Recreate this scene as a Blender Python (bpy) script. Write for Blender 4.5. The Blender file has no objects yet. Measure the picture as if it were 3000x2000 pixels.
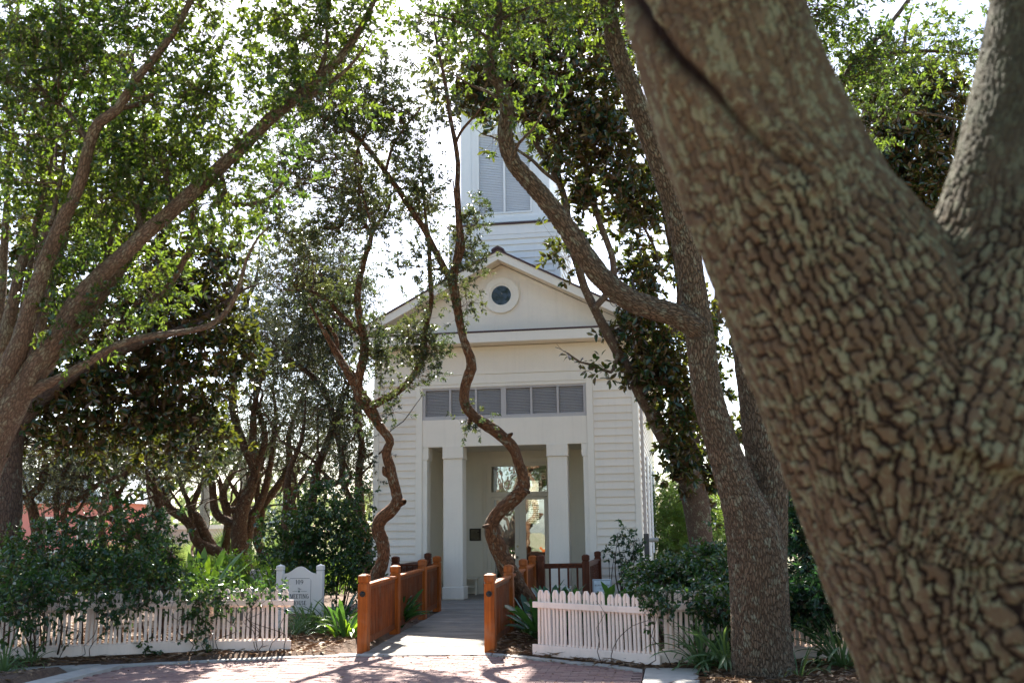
import bpy, math, random
import numpy as np
from mathutils import Vector, Matrix

random.seed(7)
RAD = math.radians
scene = bpy.context.scene
COL = scene.collection

# ------------------------------------------------------------------ camera
F = 2917.0                                    # focal length in pixels of a 3000 px wide frame
CAM = np.array([3.8835, -22.7458, 1.6])
YAW, PITCH, ROLL = 0.159, RAD(10.8), -0.0133
FW = np.array([-math.sin(YAW) * math.cos(PITCH), math.cos(YAW) * math.cos(PITCH), math.sin(PITCH)])
R0 = np.array([math.cos(YAW), math.sin(YAW), 0.0])
U0 = np.cross(R0, FW)
RT = R0 * math.cos(ROLL) + U0 * math.sin(ROLL)
UP = -R0 * math.sin(ROLL) + U0 * math.cos(ROLL)
cd = bpy.data.cameras.new('camera')
cam = bpy.data.objects.new('camera', cd)
COL.objects.link(cam)
cam.matrix_world = Matrix(((RT[0], UP[0], -FW[0], CAM[0]), (RT[1], UP[1], -FW[1], CAM[1]),
                           (RT[2], UP[2], -FW[2], CAM[2]), (0, 0, 0, 1)))
cd.sensor_width = 36.0
cd.lens = F * 36.0 / 3000.0
cd.clip_start, cd.clip_end = 0.05, 3000.0
cd.dof.use_dof = True
cd.dof.focus_distance = 17.5
cd.dof.aperture_fstop = 2.2
scene.camera = cam

# ------------------------------------------------------------------ light
SUN_AZ, SUN_EL = RAD(16), RAD(45)             # behind the building, to the left
world = bpy.data.worlds.new('World')
scene.world = world
world.use_nodes = True
wn = world.node_tree.nodes
sky = wn.new('ShaderNodeTexSky')
sky.sky_type = 'NISHITA'
sky.sun_disc = False
sky.sun_elevation = SUN_EL
sky.sun_rotation = -SUN_AZ
sky.air_density, sky.dust_density, sky.ozone_density = 0.9, 1.3, 0.5
wn['Background'].inputs['Strength'].default_value = 0.085
world.node_tree.links.new(sky.outputs[0], wn['Background'].inputs['Color'])
ld = bpy.data.lights.new('sun', 'SUN')
ld.energy, ld.angle, ld.color = 5.0, RAD(0.55), (1.0, 0.94, 0.85)
sun = bpy.data.objects.new('sun', ld)
COL.objects.link(sun)
SUNV = Vector((-math.sin(SUN_AZ) * math.cos(SUN_EL), math.cos(SUN_AZ) * math.cos(SUN_EL), math.sin(SUN_EL)))
sun.rotation_euler = SUNV.to_track_quat('Z', 'Y').to_euler()
sun.location = (0, 0, 30)
vs = scene.view_settings
vs.view_transform, vs.look, vs.exposure, vs.gamma = 'Standard', 'None', 2.2, 1.0
vs.use_curve_mapping = False
scene.cycles.use_denoising = True
scene.cycles.max_bounces = 8
scene.cycles.transparent_max_bounces = 8


# ------------------------------------------------------------------ helpers
def ray(px, py):
    return FW + RT * (px - 1500) / F - UP * (py - 1000) / F


def PD(px, py, d):
    """the point seen at pixel (px, py) of the photograph, d metres in front of the camera"""
    return CAM + ray(px, py) * d


def GZ(px, py, z=0.0):
    r = ray(px, py)
    return CAM + r * (z - CAM[2]) / r[2]


def GY(px, py, y):
    r = ray(px, py)
    return CAM + r * (y - CAM[1]) / r[1]


def wmat(o):
    if o.parent is None:
        return o.matrix_basis.copy()
    return wmat(o.parent) @ o.matrix_parent_inverse @ o.matrix_basis


def put(o, parent=None):
    COL.objects.link(o)
    if parent is not None:
        o.parent = parent
        o.matrix_parent_inverse = wmat(parent).inverted()
    return o


def tag(o, label=None, cat=None, group=None, kind=None):
    if label: o['label'] = label
    if cat: o['category'] = cat
    if group: o['group'] = group
    if kind: o['kind'] = kind
    return o


def thing(name, label, cat, loc=(0, 0, 0), group=None):
    o = bpy.data.objects.new(name, None)
    o.empty_display_size = 0.2
    COL.objects.link(o)
    o.location = loc
    return tag(o, label, cat, group)


def mesh_np(name, verts, faces, attr=None, smooth=False):
    """verts (N,3), faces a list of (M,k) arrays"""
    me = bpy.data.meshes.new(name)
    verts = np.asarray(verts, dtype=np.float32)
    if not isinstance(faces, (list, tuple)): faces = [faces]
    faces = [np.asarray(f, dtype=np.int32) for f in faces if len(f)]
    me.vertices.add(len(verts))
    me.vertices.foreach_set('co', verts.ravel())
    tot = np.concatenate([np.full(len(f), f.shape[1], np.int32) for f in faces])
    loops = np.concatenate([f.ravel() for f in faces])
    me.loops.add(len(loops))
    me.loops.foreach_set('vertex_index', loops)
    me.polygons.add(len(tot))
    st = np.zeros(len(tot), np.int32)
    st[1:] = np.cumsum(tot)[:-1]
    me.polygons.foreach_set('loop_start', st)
    if smooth:
        me.polygons.foreach_set('use_smooth', np.ones(len(tot), bool))
    me.update(calc_edges=True)
    if attr:
        for k, v in attr.items():
            v = np.asarray(v, np.float32)
            if v.ndim == 2:
                a = me.attributes.new(k, 'FLOAT_VECTOR', 'POINT')
                a.data.foreach_set('vector', v.ravel())
            else:
                a = me.attributes.new(k, 'FLOAT', 'POINT')
                a.data.foreach_set('value', v)
    return me


def obj(name, me, mat=None, parent=None):
    o = bpy.data.objects.new(name, me)
    if mat is not None and len(me.materials) == 0:
        me.materials.append(mat)
    return put(o, parent)


class MB:
    """collects polygons for one mesh"""
    def __init__(self):
        self.v, self.f = [], []

    def add(self, v, f):
        n = len(self.v)
        self.v += [tuple(p) for p in v]
        self.f += [tuple(i + n for i in q) for q in f]
        return self

    def box(self, x0, x1, y0, y1, z0, z1):
        v = [(x0, y0, z0), (x1, y0, z0), (x1, y1, z0), (x0, y1, z0), (x0, y0, z1), (x1, y0, z1), (x1, y1, z1), (x0, y1, z1)]
        return self.add(v, [(0, 3, 2, 1), (4, 5, 6, 7), (0, 1, 5, 4), (1, 2, 6, 5), (2, 3, 7, 6), (3, 0, 4, 7)])

    def bbox(self, x0, x1, y0, y1, z0, z1, b=0.006):
        """a box whose edges are chamfered"""
        xs, ys, zs = (x0, x1), (y0, y1), (z0, z1)
        idx, v = {}, []
        for i in (0, 1):
            for j in (0, 1):
                for k in (0, 1):
                    s = (1 - 2 * i, 1 - 2 * j, 1 - 2 * k)
                    for a in range(3):
                        d = [b, b, b]; d[a] = 0
                        idx[(i, j, k, a)] = len(v)
                        v.append((xs[i] + s[0] * d[0], ys[j] + s[1] * d[1], zs[k] + s[2] * d[2]))
        f = []
        def face(q): f.append(tuple(q))
        for a in range(3):
            for e in (0, 1):
                o1, o2 = (a + 1) % 3, (a + 2) % 3
                q = []
                for (m, n) in ((0, 0), (1, 0), (1, 1), (0, 1)):
                    key = [0, 0, 0]; key[a] = e; key[o1] = m; key[o2] = n
                    q.append(idx[(*key, a)])
                face(q if e else q[::-1])
        for a in range(3):
            o1, o2 = (a + 1) % 3, (a + 2) % 3
            for m in (0, 1):
                for n in (0, 1):
                    k0 = [0, 0, 0]; k1 = [0, 0, 0]
                    k0[a], k1[a] = 0, 1
                    for kk in (k0, k1): kk[o1] = m; kk[o2] = n
                    face((idx[(*k0, o1)], idx[(*k1, o1)], idx[(*k1, o2)], idx[(*k0, o2)]))
        for i in (0, 1):
            for j in (0, 1):
                for k in (0, 1):
                    face((idx[(i, j, k, 0)], idx[(i, j, k, 1)], idx[(i, j, k, 2)]))
        return self.add(v, f)

    def prism(self, poly, a0, a1, axis='y'):
        """a polygon in the plane across `axis`, extruded from a0 to a1"""
        def P(p, a):
            return {'y': (p[0], a, p[1]), 'x': (a, p[0], p[1]), 'z': (p[0], p[1], a)}[axis]
        n = len(poly)
        v = [P(p, a0) for p in poly] + [P(p, a1) for p in poly]
        f = [tuple(range(n)), tuple(range(2 * n - 1, n - 1, -1))]
        f += [((i + 1) % n, i, n + i, n + (i + 1) % n) for i in range(n)]
        return self.add(v, f)

    def ring(self, c, r0, r1, y0, y1, n=48):
        """annulus with its axis along y; r0 = 0 gives a disc"""
        v, f = [], []
        for i in range(n):
            a = 2 * math.pi * i / n
            ca, sa = math.cos(a), math.sin(a)
            for (r, y) in ((r0, y0), (r1, y0), (r1, y1), (r0, y1)):
                v.append((c[0] + r * ca, y, c[1] + r * sa))
        for i in range(n):
            j = (i + 1) % n
            for k in range(4):
                l = (k + 1) % 4
                f.append((4 * i + k, 4 * i + l, 4 * j + l, 4 * j + k))
        return self.add(v, f)

    def cyl(self, p0, p1, r0, r1=None, n=12):
        r1 = r0 if r1 is None else r1
        p0, p1 = Vector(p0), Vector(p1)
        d = (p1 - p0).normalized()
        a = d.orthogonal().normalized(); b = d.cross(a)
        v = []
        for p, r in ((p0, r0), (p1, r1)):
            for i in range(n):
                t = 2 * math.pi * i / n
                v.append(p + a * (r * math.cos(t)) + b * (r * math.sin(t)))
        f = [(i, (i + 1) % n, n + (i + 1) % n, n + i) for i in range(n)]
        f += [tuple(range(n - 1, -1, -1)), tuple(range(n, 2 * n))]
        return self.add(v, f)

    def ball(self, c, r, n=14, m=9, sz=1.0):
        v, f = [], []
        for j in range(m + 1):
            ph = math.pi * j / m
            for i in range(n):
                a = 2 * math.pi * i / n
                v.append((c[0] + r * math.sin(ph) * math.cos(a), c[1] + r * math.sin(ph) * math.sin(a), c[2] + sz * r * math.cos(ph)))
        for j in range(m):
            for i in range(n):
                f.append((j * n + i, (j + 1) * n + i, (j + 1) * n + (i + 1) % n, j * n + (i + 1) % n))
        return self.add(v, f)

    def mesh(self, name, smooth=False):
        me = bpy.data.meshes.new(name)
        me.from_pydata(self.v, [], self.f)
        if smooth:
            me.polygons.foreach_set('use_smooth', np.ones(len(me.polygons), bool))
        me.update()
        return me

    def build(self, name, mat, parent=None, smooth=False):
        return obj(name, self.mesh(name, smooth), mat, parent)


def dup(o, parent, loc=None, rot=None, scale=None):
    c = o.copy()
    COL.objects.link(c)
    c.parent = parent
    if parent is not None: c.matrix_parent_inverse = wmat(parent).inverted()
    if loc is not None: c.location = loc
    if rot is not None: c.rotation_euler = rot
    if scale is not None: c.scale = scale
    return c


# ------------------------------------------------------------------ materials
class N:
    """small node-graph builder"""
    def __init__(self, name):
        self.m = bpy.data.materials.new(name)
        self.m.use_nodes = True
        self.t = self.m.node_tree
        self.bsdf = self.t.nodes['Principled BSDF']
        self.out = self.t.nodes['Material Output']

    def n(self, typ, **kw):
        nd = self.t.nodes.new('ShaderNode' + typ)
        ins = kw.pop('i', {})
        for k, v in kw.items(): setattr(nd, k, v)
        for k, v in ins.items(): self.set(nd, k, v)
        return nd

    def set(self, nd, k, v):
        s = nd.inputs[k]
        if isinstance(v, bpy.types.NodeSocket): self.t.links.new(v, s)
        elif isinstance(v, bpy.types.Node): self.t.links.new(v.outputs[0], s)
        else: s.default_value = v

    def p(self, **kw):
        for k, v in kw.items(): self.set(self.bsdf, k.replace('_', ' '), v)
        return self

    def coord(self, kind='Object', scale=(1, 1, 1)):
        tc = self.n('TexCoord')
        return self.n('Mapping', i={'Vector': tc.outputs[kind], 'Scale': scale}).outputs[0]

    def attr(self, name, scale=(1, 1, 1)):
        a = self.n('Attribute', attribute_name=name)
        return self.n('Mapping', i={'Vector': a.outputs['Vector'], 'Scale': scale}).outputs[0]

    def noise(self, vec, scale, detail=4.0, rough=0.6):
        return self.n('TexNoise', i={'Vector': vec, 'Scale': scale, 'Detail': detail, 'Roughness': rough}).outputs[0]

    def ramp(self, fac, stops):
        r = self.n('ValToRGB', i={'Fac': fac})
        e = r.color_ramp.elements
        while len(e) < len(stops): e.new(0.5)
        for q, (pos, c) in zip(e, stops):
            q.position = pos
            q.color = (c, c, c, 1) if isinstance(c, (int, float)) else (*c, 1)
        return r.outputs[0]

    def mix(self, fac, a, b, blend='MIX'):
        m = self.n('Mix', data_type='RGBA', blend_type=blend)
        for k, v in ((0, fac), (6, a), (7, b)):
            if isinstance(v, bpy.types.NodeSocket): self.t.links.new(v, m.inputs[k])
            else: m.inputs[k].default_value = v if k == 0 else (*v, 1) if len(v) == 3 else v
        return m.outputs[2]

    def math(self, op, a, b=0.0):
        return self.n('Math', operation=op, i={0: a, 1: b}).outputs[0]

    def bump(self, h, strength=0.3, dist=0.02, normal=None):
        b = self.n('Bump', i={'Height': h, 'Strength': strength, 'Distance': dist})
        if normal is not None: self.set(b, 'Normal', normal)
        self.set(self.bsdf, 'Normal', b.outputs[0])
        return b.outputs[0]


def rnd(g):
    """random 0..1 for each object and each loose piece of a mesh"""
    a = g.n('NewGeometry').outputs['Random Per Island']
    b = g.n('ObjectInfo').outputs['Random']
    return g.math('FRACT', g.math('ADD', a, b))


def m_paint(name, col, dirt=0.25, rough=0.45, dirtcol=None):
    g = N(name)
    v = g.coord('Object')
    geo = g.n('NewGeometry').outputs['Position']
    n1 = g.noise(geo, 1.3, 6, 0.65)
    n2 = g.noise(geo, 14, 4, 0.6)
    dc = dirtcol or tuple(c * 0.72 for c in col)
    c = g.mix(g.ramp(n1, [(0.45, 0.0), (0.75, dirt)]), col, dc)
    c = g.mix(g.ramp(n2, [(0.55, 0.0), (0.8, dirt * 0.7)]), c, dc)
    sk = g.noise(g.n('Mapping', i={'Vector': geo, 'Scale': (9, 9, .5)}).outputs[0], 1.0, 5, 0.65)
    c = g.mix(g.ramp(sk, [(0.52, 0.0), (0.78, dirt * 1.1)]), c, dc)
    r = rnd(g)
    c = g.mix(g.math('MULTIPLY', r, 0.20), c, tuple(x * 0.72 for x in col))
    st = g.n('Mapping', i={'Vector': geo, 'Scale': (3, 3, 60)}).outputs[0]
    g.p(Base_Color=c, Roughness=rough)
    g.set(g.bsdf, 'Specular IOR Level', 0.35)
    g.bump(g.noise(st, 1.0, 5, 0.6), 0.06, 0.01)
    return g.m


def m_wood(name, c1, c2, rough=0.5, grain=(40, 40, 3), vary=0.45):
    g = N(name)
    r = rnd(g)
    sh = g.n('CombineXYZ', i={'X': g.math('MULTIPLY', r, 37.0), 'Y': g.math('MULTIPLY', r, 11.0)}).outputs[0]
    def gr(k):
        v = g.coord('Object', tuple(x * k for x in grain))
        return g.noise(g.n('VectorMath', operation='ADD', i={0: v, 1: sh}).outputs[0], 1.0, 6, 0.68)
    n1, n2 = gr(1.0), gr(.42)
    c = g.mix(g.ramp(n1, [(0.35, 0.0), (0.65, 1.0)]), c1, c2)
    c = g.mix(g.ramp(n2, [(0.42, 0.0), (0.62, 0.75)]), c, tuple(x * 0.5 for x in c2))
    c = g.mix(g.math('MULTIPLY', r, vary), c, tuple(x * 0.45 for x in c1))
    n3 = g.noise(g.n('NewGeometry').outputs['Position'], 4.0, 5, 0.65)
    c = g.mix(g.ramp(n3, [(0.48, 0.0), (0.78, 0.55)]), c, tuple(x * 0.35 for x in c1))
    n4 = g.noise(g.n('NewGeometry').outputs['Position'], 2.3, 3, 0.6)
    gry = sum(c1) / 3
    c = g.mix(g.ramp(n4, [(0.52, 0.0), (0.75, 0.3)]), c, (gry * 1.5, gry * 1.15, gry * .8))
    g.p(Base_Color=c, Roughness=rough)
    g.set(g.bsdf, 'Specular IOR Level', 0.2)
    g.bump(g.math('ADD', n1, n2), 0.4, 0.006)
    return g.m


def m_bark(name, c_plate, c_crack, c_lichen, su=22.0, sv=9.0, lichen=0.35, bump=0.7, dist=0.02):
    g = N(name)
    v = g.attr('bark', (su, su, sv))
    nz = g.n('TexNoise', i={'Vector': v, 'Scale': 0.8, 'Detail': 2.0}).outputs[1]
    vv = g.mix(0.35, v, nz, 'LINEAR_LIGHT')
    vo = g.n('TexVoronoi', feature='DISTANCE_TO_EDGE', i={'Vector': vv, 'Scale': 1.0}).outputs[0]
    edge = g.ramp(vo, [(0.0, 0.0), (0.16, 1.0)])
    fine = g.noise(g.attr('bark', (su * 3, su * 3, sv * 2)), 1.0, 6, 0.7)
    big = g.noise(g.attr('bark', (3, 3, 2)), 1.0, 3, 0.5)
    c = g.mix(edge, c_crack, c_plate)
    c = g.mix(g.ramp(fine, [(0.35, 0.0), (0.7, 0.55)]), c, tuple(x * 1.5 for x in c_plate))
    c = g.mix(g.ramp(big, [(0.4, 0.0), (0.7, 0.5)]), c, tuple(x * 0.6 for x in c_plate))
    li = g.noise(g.attr('bark', (11, 11, 9)), 1.0, 4, 0.62)
    lm = g.math('MULTIPLY', g.ramp(li, [(0.64 - lichen * 0.28, 0.0), (0.74 - lichen * 0.28, 0.85)]), edge)
    c = g.mix(lm, c, c_lichen)
    g.p(Base_Color=c, Roughness=0.9)
    g.set(g.bsdf, 'Specular IOR Level', 0.15)
    h = g.math('ADD', edge, g.math('MULTIPLY', fine, 0.7))
    g.bump(h, bump, dist)
    return g.m


def m_leaf(name, c1, c2, trans, tfac=0.4, rough=0.35, under=None, spec=0.5):
    g = N(name)
    r = rnd(g)
    cl_ = g.ramp(g.noise(g.n('NewGeometry').outputs['Position'], 1.1, 3, 0.6), [(0.36, 0.0), (0.64, 1.0)])
    c = g.mix(g.math('ADD', g.math('MULTIPLY', r, 0.5), g.math('MULTIPLY', cl_, 0.5)), c1, c2)
    c = g.mix(g.ramp(r, [(0.93, 0.0), (0.97, 0.7)]), c, (0.16, 0.12, 0.02))
    tcol = g.mix(g.ramp(r, [(0.0, 0.0), (1.0, 0.7)]), trans, tuple(x * 0.5 for x in trans))
    tcol = g.mix(cl_, (trans[0] * .4, trans[1] * .55, trans[2] * .8), tcol)
    if under is not None:
        bf = g.n('NewGeometry').outputs['Backfacing']
        c = g.mix(bf, c, under)
    g.p(Base_Color=c, Roughness=rough)
    g.set(g.bsdf, 'Specular IOR Level', spec)
    tr = g.n('BsdfTranslucent', i={'Color': tcol})
    mx = g.n('MixShader', i={0: tfac, 1: g.bsdf.outputs[0], 2: tr.outputs[0]})
    g.t.links.new(mx.outputs[0], g.out.inputs[0])
    return g.m


def m_plain(name, col, rough=0.6, metal=0.0, var=0.15, scale=8.0, spec=0.4):
    g = N(name)
    n1 = g.noise(g.n('NewGeometry').outputs['Position'], scale, 5, 0.6)
    c = g.mix(g.ramp(n1, [(0.3, 0.0), (0.75, 1.0)]), col, tuple(x * (1 - var * 2) for x in col))
    g.p(Base_Color=c, Roughness=rough, Metallic=metal)
    g.set(g.bsdf, 'Specular IOR Level', spec)
    return g.m


def m_glass(name, tint=(0.02, 0.025, 0.02), clear=0.35):
    g = N(name)
    gl = g.n('BsdfGlossy', i={'Color': (0.9, 0.93, 0.95, 1), 'Roughness': 0.015})
    wob = g.noise(g.n('NewGeometry').outputs['Position'], 2.2, 2, 0.5)
    b = g.n('Bump', i={'Height': wob, 'Strength': 0.05, 'Distance': 0.05})
    g.set(gl, 'Normal', b.outputs[0])
    tp = g.n('BsdfTransparent', i={'Color': (0.62, 0.66, 0.62, 1)})
    fr = g.n('Fresnel', i={'IOR': 1.9})
    mx = g.n('MixShader', i={0: g.math('ADD', fr.outputs[0], 0.24), 1: tp.outputs[0], 2: gl.outputs[0]})
    g.t.links.new(mx.outputs[0], g.out.inputs[0])
    return g.m


def m_emit(name, col, s):
    g = N(name)
    g.p(Base_Color=(*col, 1), Emission_Color=(*col, 1), Emission_Strength=s)
    return g.m


M = {}
M['white'] = m_paint('white_paint', (0.86, 0.775, 0.66), 0.24)
M['white_trim'] = m_paint('trim_paint', (0.87, 0.80, 0.69), 0.18)
M['tower'] = m_paint('tower_paint', (0.80, 0.80, 0.79), 0.18)
M['porch'] = m_paint('porch_paint', (0.84, 0.77, 0.63), 0.2)
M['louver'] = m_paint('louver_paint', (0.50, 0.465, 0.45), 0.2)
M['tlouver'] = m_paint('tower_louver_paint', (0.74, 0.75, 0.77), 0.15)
M['roof'] = m_plain('roof_metal', (0.075, 0.032, 0.034), 0.5, 0.0, 0.2)
M['lead'] = m_plain('lead_flashing', (0.26, 0.30, 0.29), 0.55, 0.3, 0.15)
M['picket'] = m_paint('picket_paint', (0.90, 0.735, 0.625), 0.28, 0.5, (0.36, 0.33, 0.28))
M['signw'] = m_paint('sign_paint', (0.78, 0.76, 0.72), 0.15, 0.45)
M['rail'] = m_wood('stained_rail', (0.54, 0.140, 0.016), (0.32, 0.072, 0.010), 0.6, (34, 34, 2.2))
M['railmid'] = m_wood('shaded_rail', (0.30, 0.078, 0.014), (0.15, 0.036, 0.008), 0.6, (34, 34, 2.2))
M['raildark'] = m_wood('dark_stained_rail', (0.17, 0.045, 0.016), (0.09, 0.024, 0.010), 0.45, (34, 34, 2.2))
M['deck'] = m_wood('deck_boards', (0.42, 0.37, 0.31), (0.25, 0.225, 0.19), 0.8, (2.2, 40, 40), 0.8)
M['black'] = m_plain('blackened_metal', (0.03, 0.028, 0.026), 0.4, 0.5)
M['brass'] = m_plain('door_brass', (0.40, 0.34, 0.22), 0.35, 1.0)
M['plaque'] = m_plain('bronze_plaque', (0.05, 0.038, 0.026), 0.45, 0.6, 0.25, 60)
M['glass'] = m_glass('window_glass')
M['print'] = m_plain('sign_print', (0.03, 0.03, 0.03), 0.6)
M['printg'] = m_plain('sign_green', (0.03, 0.10, 0.06), 0.6)
M['greywood'] = m_wood('weathered_post', (0.16, 0.15, 0.14), (0.09, 0.085, 0.08), 0.85)
M['concrete'] = m_plain('concrete', (0.42, 0.40, 0.36), 0.85, 0, 0.14, 6)
M['inner'] = m_plain('inner_wall', (0.30, 0.28, 0.24), 0.8)
M['lamp'] = m_emit('lamp_glow', (1.0, 0.82, 0.5), 5.0)
M['bluesign'] = m_plain('sign_board', (0.70, 0.78, 0.82), 0.5)
M['pink'] = m_paint('pink_stucco', (0.72, 0.25, 0.20), 0.15, 0.8)
M['cream'] = m_paint('cream_stucco', (0.62, 0.52, 0.44), 0.15, 0.8)
M['pale'] = m_paint('pale_siding', (0.55, 0.62, 0.70), 0.1, 0.7)
M['metalroof'] = m_plain('galvanised_roof', (0.42, 0.46, 0.50), 0.45, 0.5, 0.1)
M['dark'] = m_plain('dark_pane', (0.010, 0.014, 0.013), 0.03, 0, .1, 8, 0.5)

PLATE, CRACK, LICH = (0.16, 0.105, 0.068), (0.028, 0.018, 0.013), (0.25, 0.26, 0.17)
def m_bark_near():
    g = N('oak_bark_near')
    crk = g.n('Attribute', attribute_name='crack').outputs['Fac']
    pid = g.n('Attribute', attribute_name='plate').outputs['Fac']
    fine = g.noise(g.attr('bark', (110, 110, 60)), 1.0, 6, 0.72)
    mid = g.noise(g.attr('bark', (26, 26, 14)), 1.0, 4, 0.6)
    big = g.noise(g.attr('bark', (4, 4, 2.5)), 1.0, 3, 0.55)
    c = g.ramp(pid, [(0.0, (0.062, 0.044, 0.026)), (0.35, (0.108, 0.076, 0.043)), (0.7, (0.080, 0.060, 0.038)), (1.0, (0.112, 0.086, 0.056))])
    c = g.mix(g.ramp(mid, [(0.38, 0.0), (0.68, 0.75)]), c, (0.125, 0.092, 0.054))
    c = g.mix(g.ramp(fine, [(0.42, 0.0), (0.70, 0.65)]), c, (0.115, 0.072, 0.046))
    c = g.mix(g.ramp(big, [(0.40, 0.0), (0.68, 0.45)]), c, (0.075, 0.055, 0.040))
    li = g.noise(g.attr('bark', (22, 22, 17)), 1.0, 5, 0.66)
    lf = g.math('MULTIPLY', g.ramp(li, [(0.50, 0.0), (0.57, 0.9)]), g.ramp(fine, [(0.3, 1.0), (0.75, 0.45)]))
    c = g.mix(lf, c, (0.185, 0.195, 0.12))
    ms = g.n('Attribute', attribute_name='limb_shade').outputs['Fac']  # shade on the right limb, put into the bark colour as dark green
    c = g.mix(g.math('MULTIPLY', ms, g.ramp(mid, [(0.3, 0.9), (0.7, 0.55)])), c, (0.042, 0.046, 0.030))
    c = g.mix(g.ramp(crk, [(0.08, 0.0), (0.85, 1.0)]), c, (0.016, 0.010, 0.008))
    g.p(Base_Color=c, Roughness=0.92)
    g.set(g.bsdf, 'Specular IOR Level', 0.12)
    g.bump(g.math('ADD', fine, g.math('MULTIPLY', mid, 0.8)), 0.8, 0.006)
    return g.m


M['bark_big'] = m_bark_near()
M['bark_twin'] = m_bark('furrowed_bark', (0.165, 0.120, 0.082), (0.028, 0.020, 0.014), (0.25, 0.26, 0.19), 42, 12, 0.40, 1.0, 0.025)
M['bark_left'] = m_bark('smooth_oak_bark', (0.150, 0.105, 0.072), (0.045, 0.030, 0.021), (0.22, 0.205, 0.14), 44, 16, 0.46, 0.8, 0.015)
M['bark_red'] = m_bark('stringy_oak_bark', (0.20, 0.100, 0.052), (0.024, 0.013, 0.008), (0.30, 0.29, 0.21), 46, 10, 0.36, 1.0, 0.03)
M['bark_dark'] = m_bark('dark_bark', (0.095, 0.062, 0.045), (0.030, 0.020, 0.015), (0.15, 0.15, 0.11), 30, 10, 0.25, 0.7, 0.02)
M['bark_mag'] = m_bark('magnolia_bark', (0.12, 0.082, 0.058), (0.05, 0.033, 0.024), (0.24, 0.24, 0.16), 26, 18, 0.40, 0.5, 0.012)
M['bark_grove'] = m_bark('grove_oak_bark', (0.115, 0.066, 0.040), (0.022, 0.013, 0.009), (0.21, 0.20, 0.145), 32, 10, 0.34, 1.0, 0.03)
M['bark_palm'] = m_bark('palm_bark', (0.36, 0.32, 0.27), (0.20, 0.17, 0.14), (0.40, 0.38, 0.34), 10, 18, 0.2, 0.5, 0.02)

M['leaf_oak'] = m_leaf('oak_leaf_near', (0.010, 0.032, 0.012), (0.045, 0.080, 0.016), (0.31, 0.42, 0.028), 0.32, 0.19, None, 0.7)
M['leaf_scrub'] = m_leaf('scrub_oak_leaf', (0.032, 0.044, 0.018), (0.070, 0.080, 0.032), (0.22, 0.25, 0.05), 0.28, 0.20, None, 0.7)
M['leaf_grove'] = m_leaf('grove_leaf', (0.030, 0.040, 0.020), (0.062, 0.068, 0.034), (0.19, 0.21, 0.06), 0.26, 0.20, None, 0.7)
M['leaf_mag'] = m_leaf('magnolia_leaf', (0.010, 0.030, 0.012), (0.024, 0.050, 0.016), (0.30, 0.32, 0.02), 0.20, 0.22, (0.075, 0.040, 0.020), 0.6)
M['leaf_shrub'] = m_leaf('shrub_leaf', (0.012, 0.040, 0.016), (0.030, 0.072, 0.022), (0.22, 0.38, 0.04), 0.24, 0.19, None, 0.6)
M['leaf_hedge'] = m_leaf('hedge_leaf', (0.010, 0.034, 0.014), (0.022, 0.056, 0.022), (0.14, 0.30, 0.05), 0.24, 0.30)
M['leaf_bamboo'] = m_leaf('bamboo_leaf', (0.07, 0.13, 0.02), (0.12, 0.19, 0.03), (0.40, 0.55, 0.06), 0.5, 0.4)
M['leaf_strap'] = m_leaf('strap_leaf', (0.06, 0.15, 0.015), (0.10, 0.21, 0.02), (0.38, 0.58, 0.03), 0.42, 0.32)
M['leaf_dark'] = m_leaf('broad_leaf', (0.014, 0.058, 0.022), (0.028, 0.085, 0.028), (0.16, 0.34, 0.04), 0.28, 0.27, None, 0.6)
M['leaf_grass'] = m_leaf('ribbon_grass', (0.050, 0.105, 0.045), (0.11, 0.18, 0.07), (0.30, 0.42, 0.08), 0.35, 0.35)
M['leaf_palm'] = m_leaf('palm_frond', (0.07, 0.11, 0.04), (0.12, 0.16, 0.06), (0.32, 0.40, 0.09), 0.4, 0.4)
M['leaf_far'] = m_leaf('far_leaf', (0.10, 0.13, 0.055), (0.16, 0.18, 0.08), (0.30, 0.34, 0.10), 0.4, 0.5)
M['litter'] = m_leaf('dry_leaf', (0.22, 0.125, 0.065), (0.36, 0.26, 0.17), (0.30, 0.18, 0.08), 0.15, 0.7, None, 0.2)
M['straw'] = m_leaf('pine_straw', (0.20, 0.105, 0.055), (0.30, 0.18, 0.10), (0.2, 0.1, 0.05), 0.1, 0.7, None, 0.2)

# ------------------------------------------------------------------ the ground
KX = np.array([-30, -9, -4.34, -3.36, -2.39, -1.47, -0.36, 1.32, 1.82, 2.36, 2.99, 3.43, 3.5, 9, 30.0])
KY = np.array([-16, -12.4, -11.24, -10.62, -10.17, -9.69, -9.34, -9.11, -9.38, -9.8, -10.18, -10.64, -10.7, -10.7, -10.7])


def kerb_y(x):
    return np.interp(x, KX, KY)


def vnoise(x, y, s, seed=0):
    """smooth value noise"""
    x, y = np.asarray(x) * s, np.asarray(y) * s
    xi, yi = np.floor(x).astype(np.int64), np.floor(y).astype(np.int64)
    fx, fy = x - xi, y - yi
    fx, fy = fx * fx * (3 - 2 * fx), fy * fy * (3 - 2 * fy)
    def h(a, b):
        n = (a * 374761393 + b * 668265263 + seed * 1442695041) & 0xffffffff
        n = ((n ^ (n >> 13)) * 1274126177) & 0xffffffff
        return ((n ^ (n >> 16)) & 0xffff) / 65535.0
    return (h(xi, yi) * (1 - fx) + h(xi + 1, yi) * fx) * (1 - fy) + (h(xi, yi + 1) * (1 - fx) + h(xi + 1, yi + 1) * fx) * fy


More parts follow.
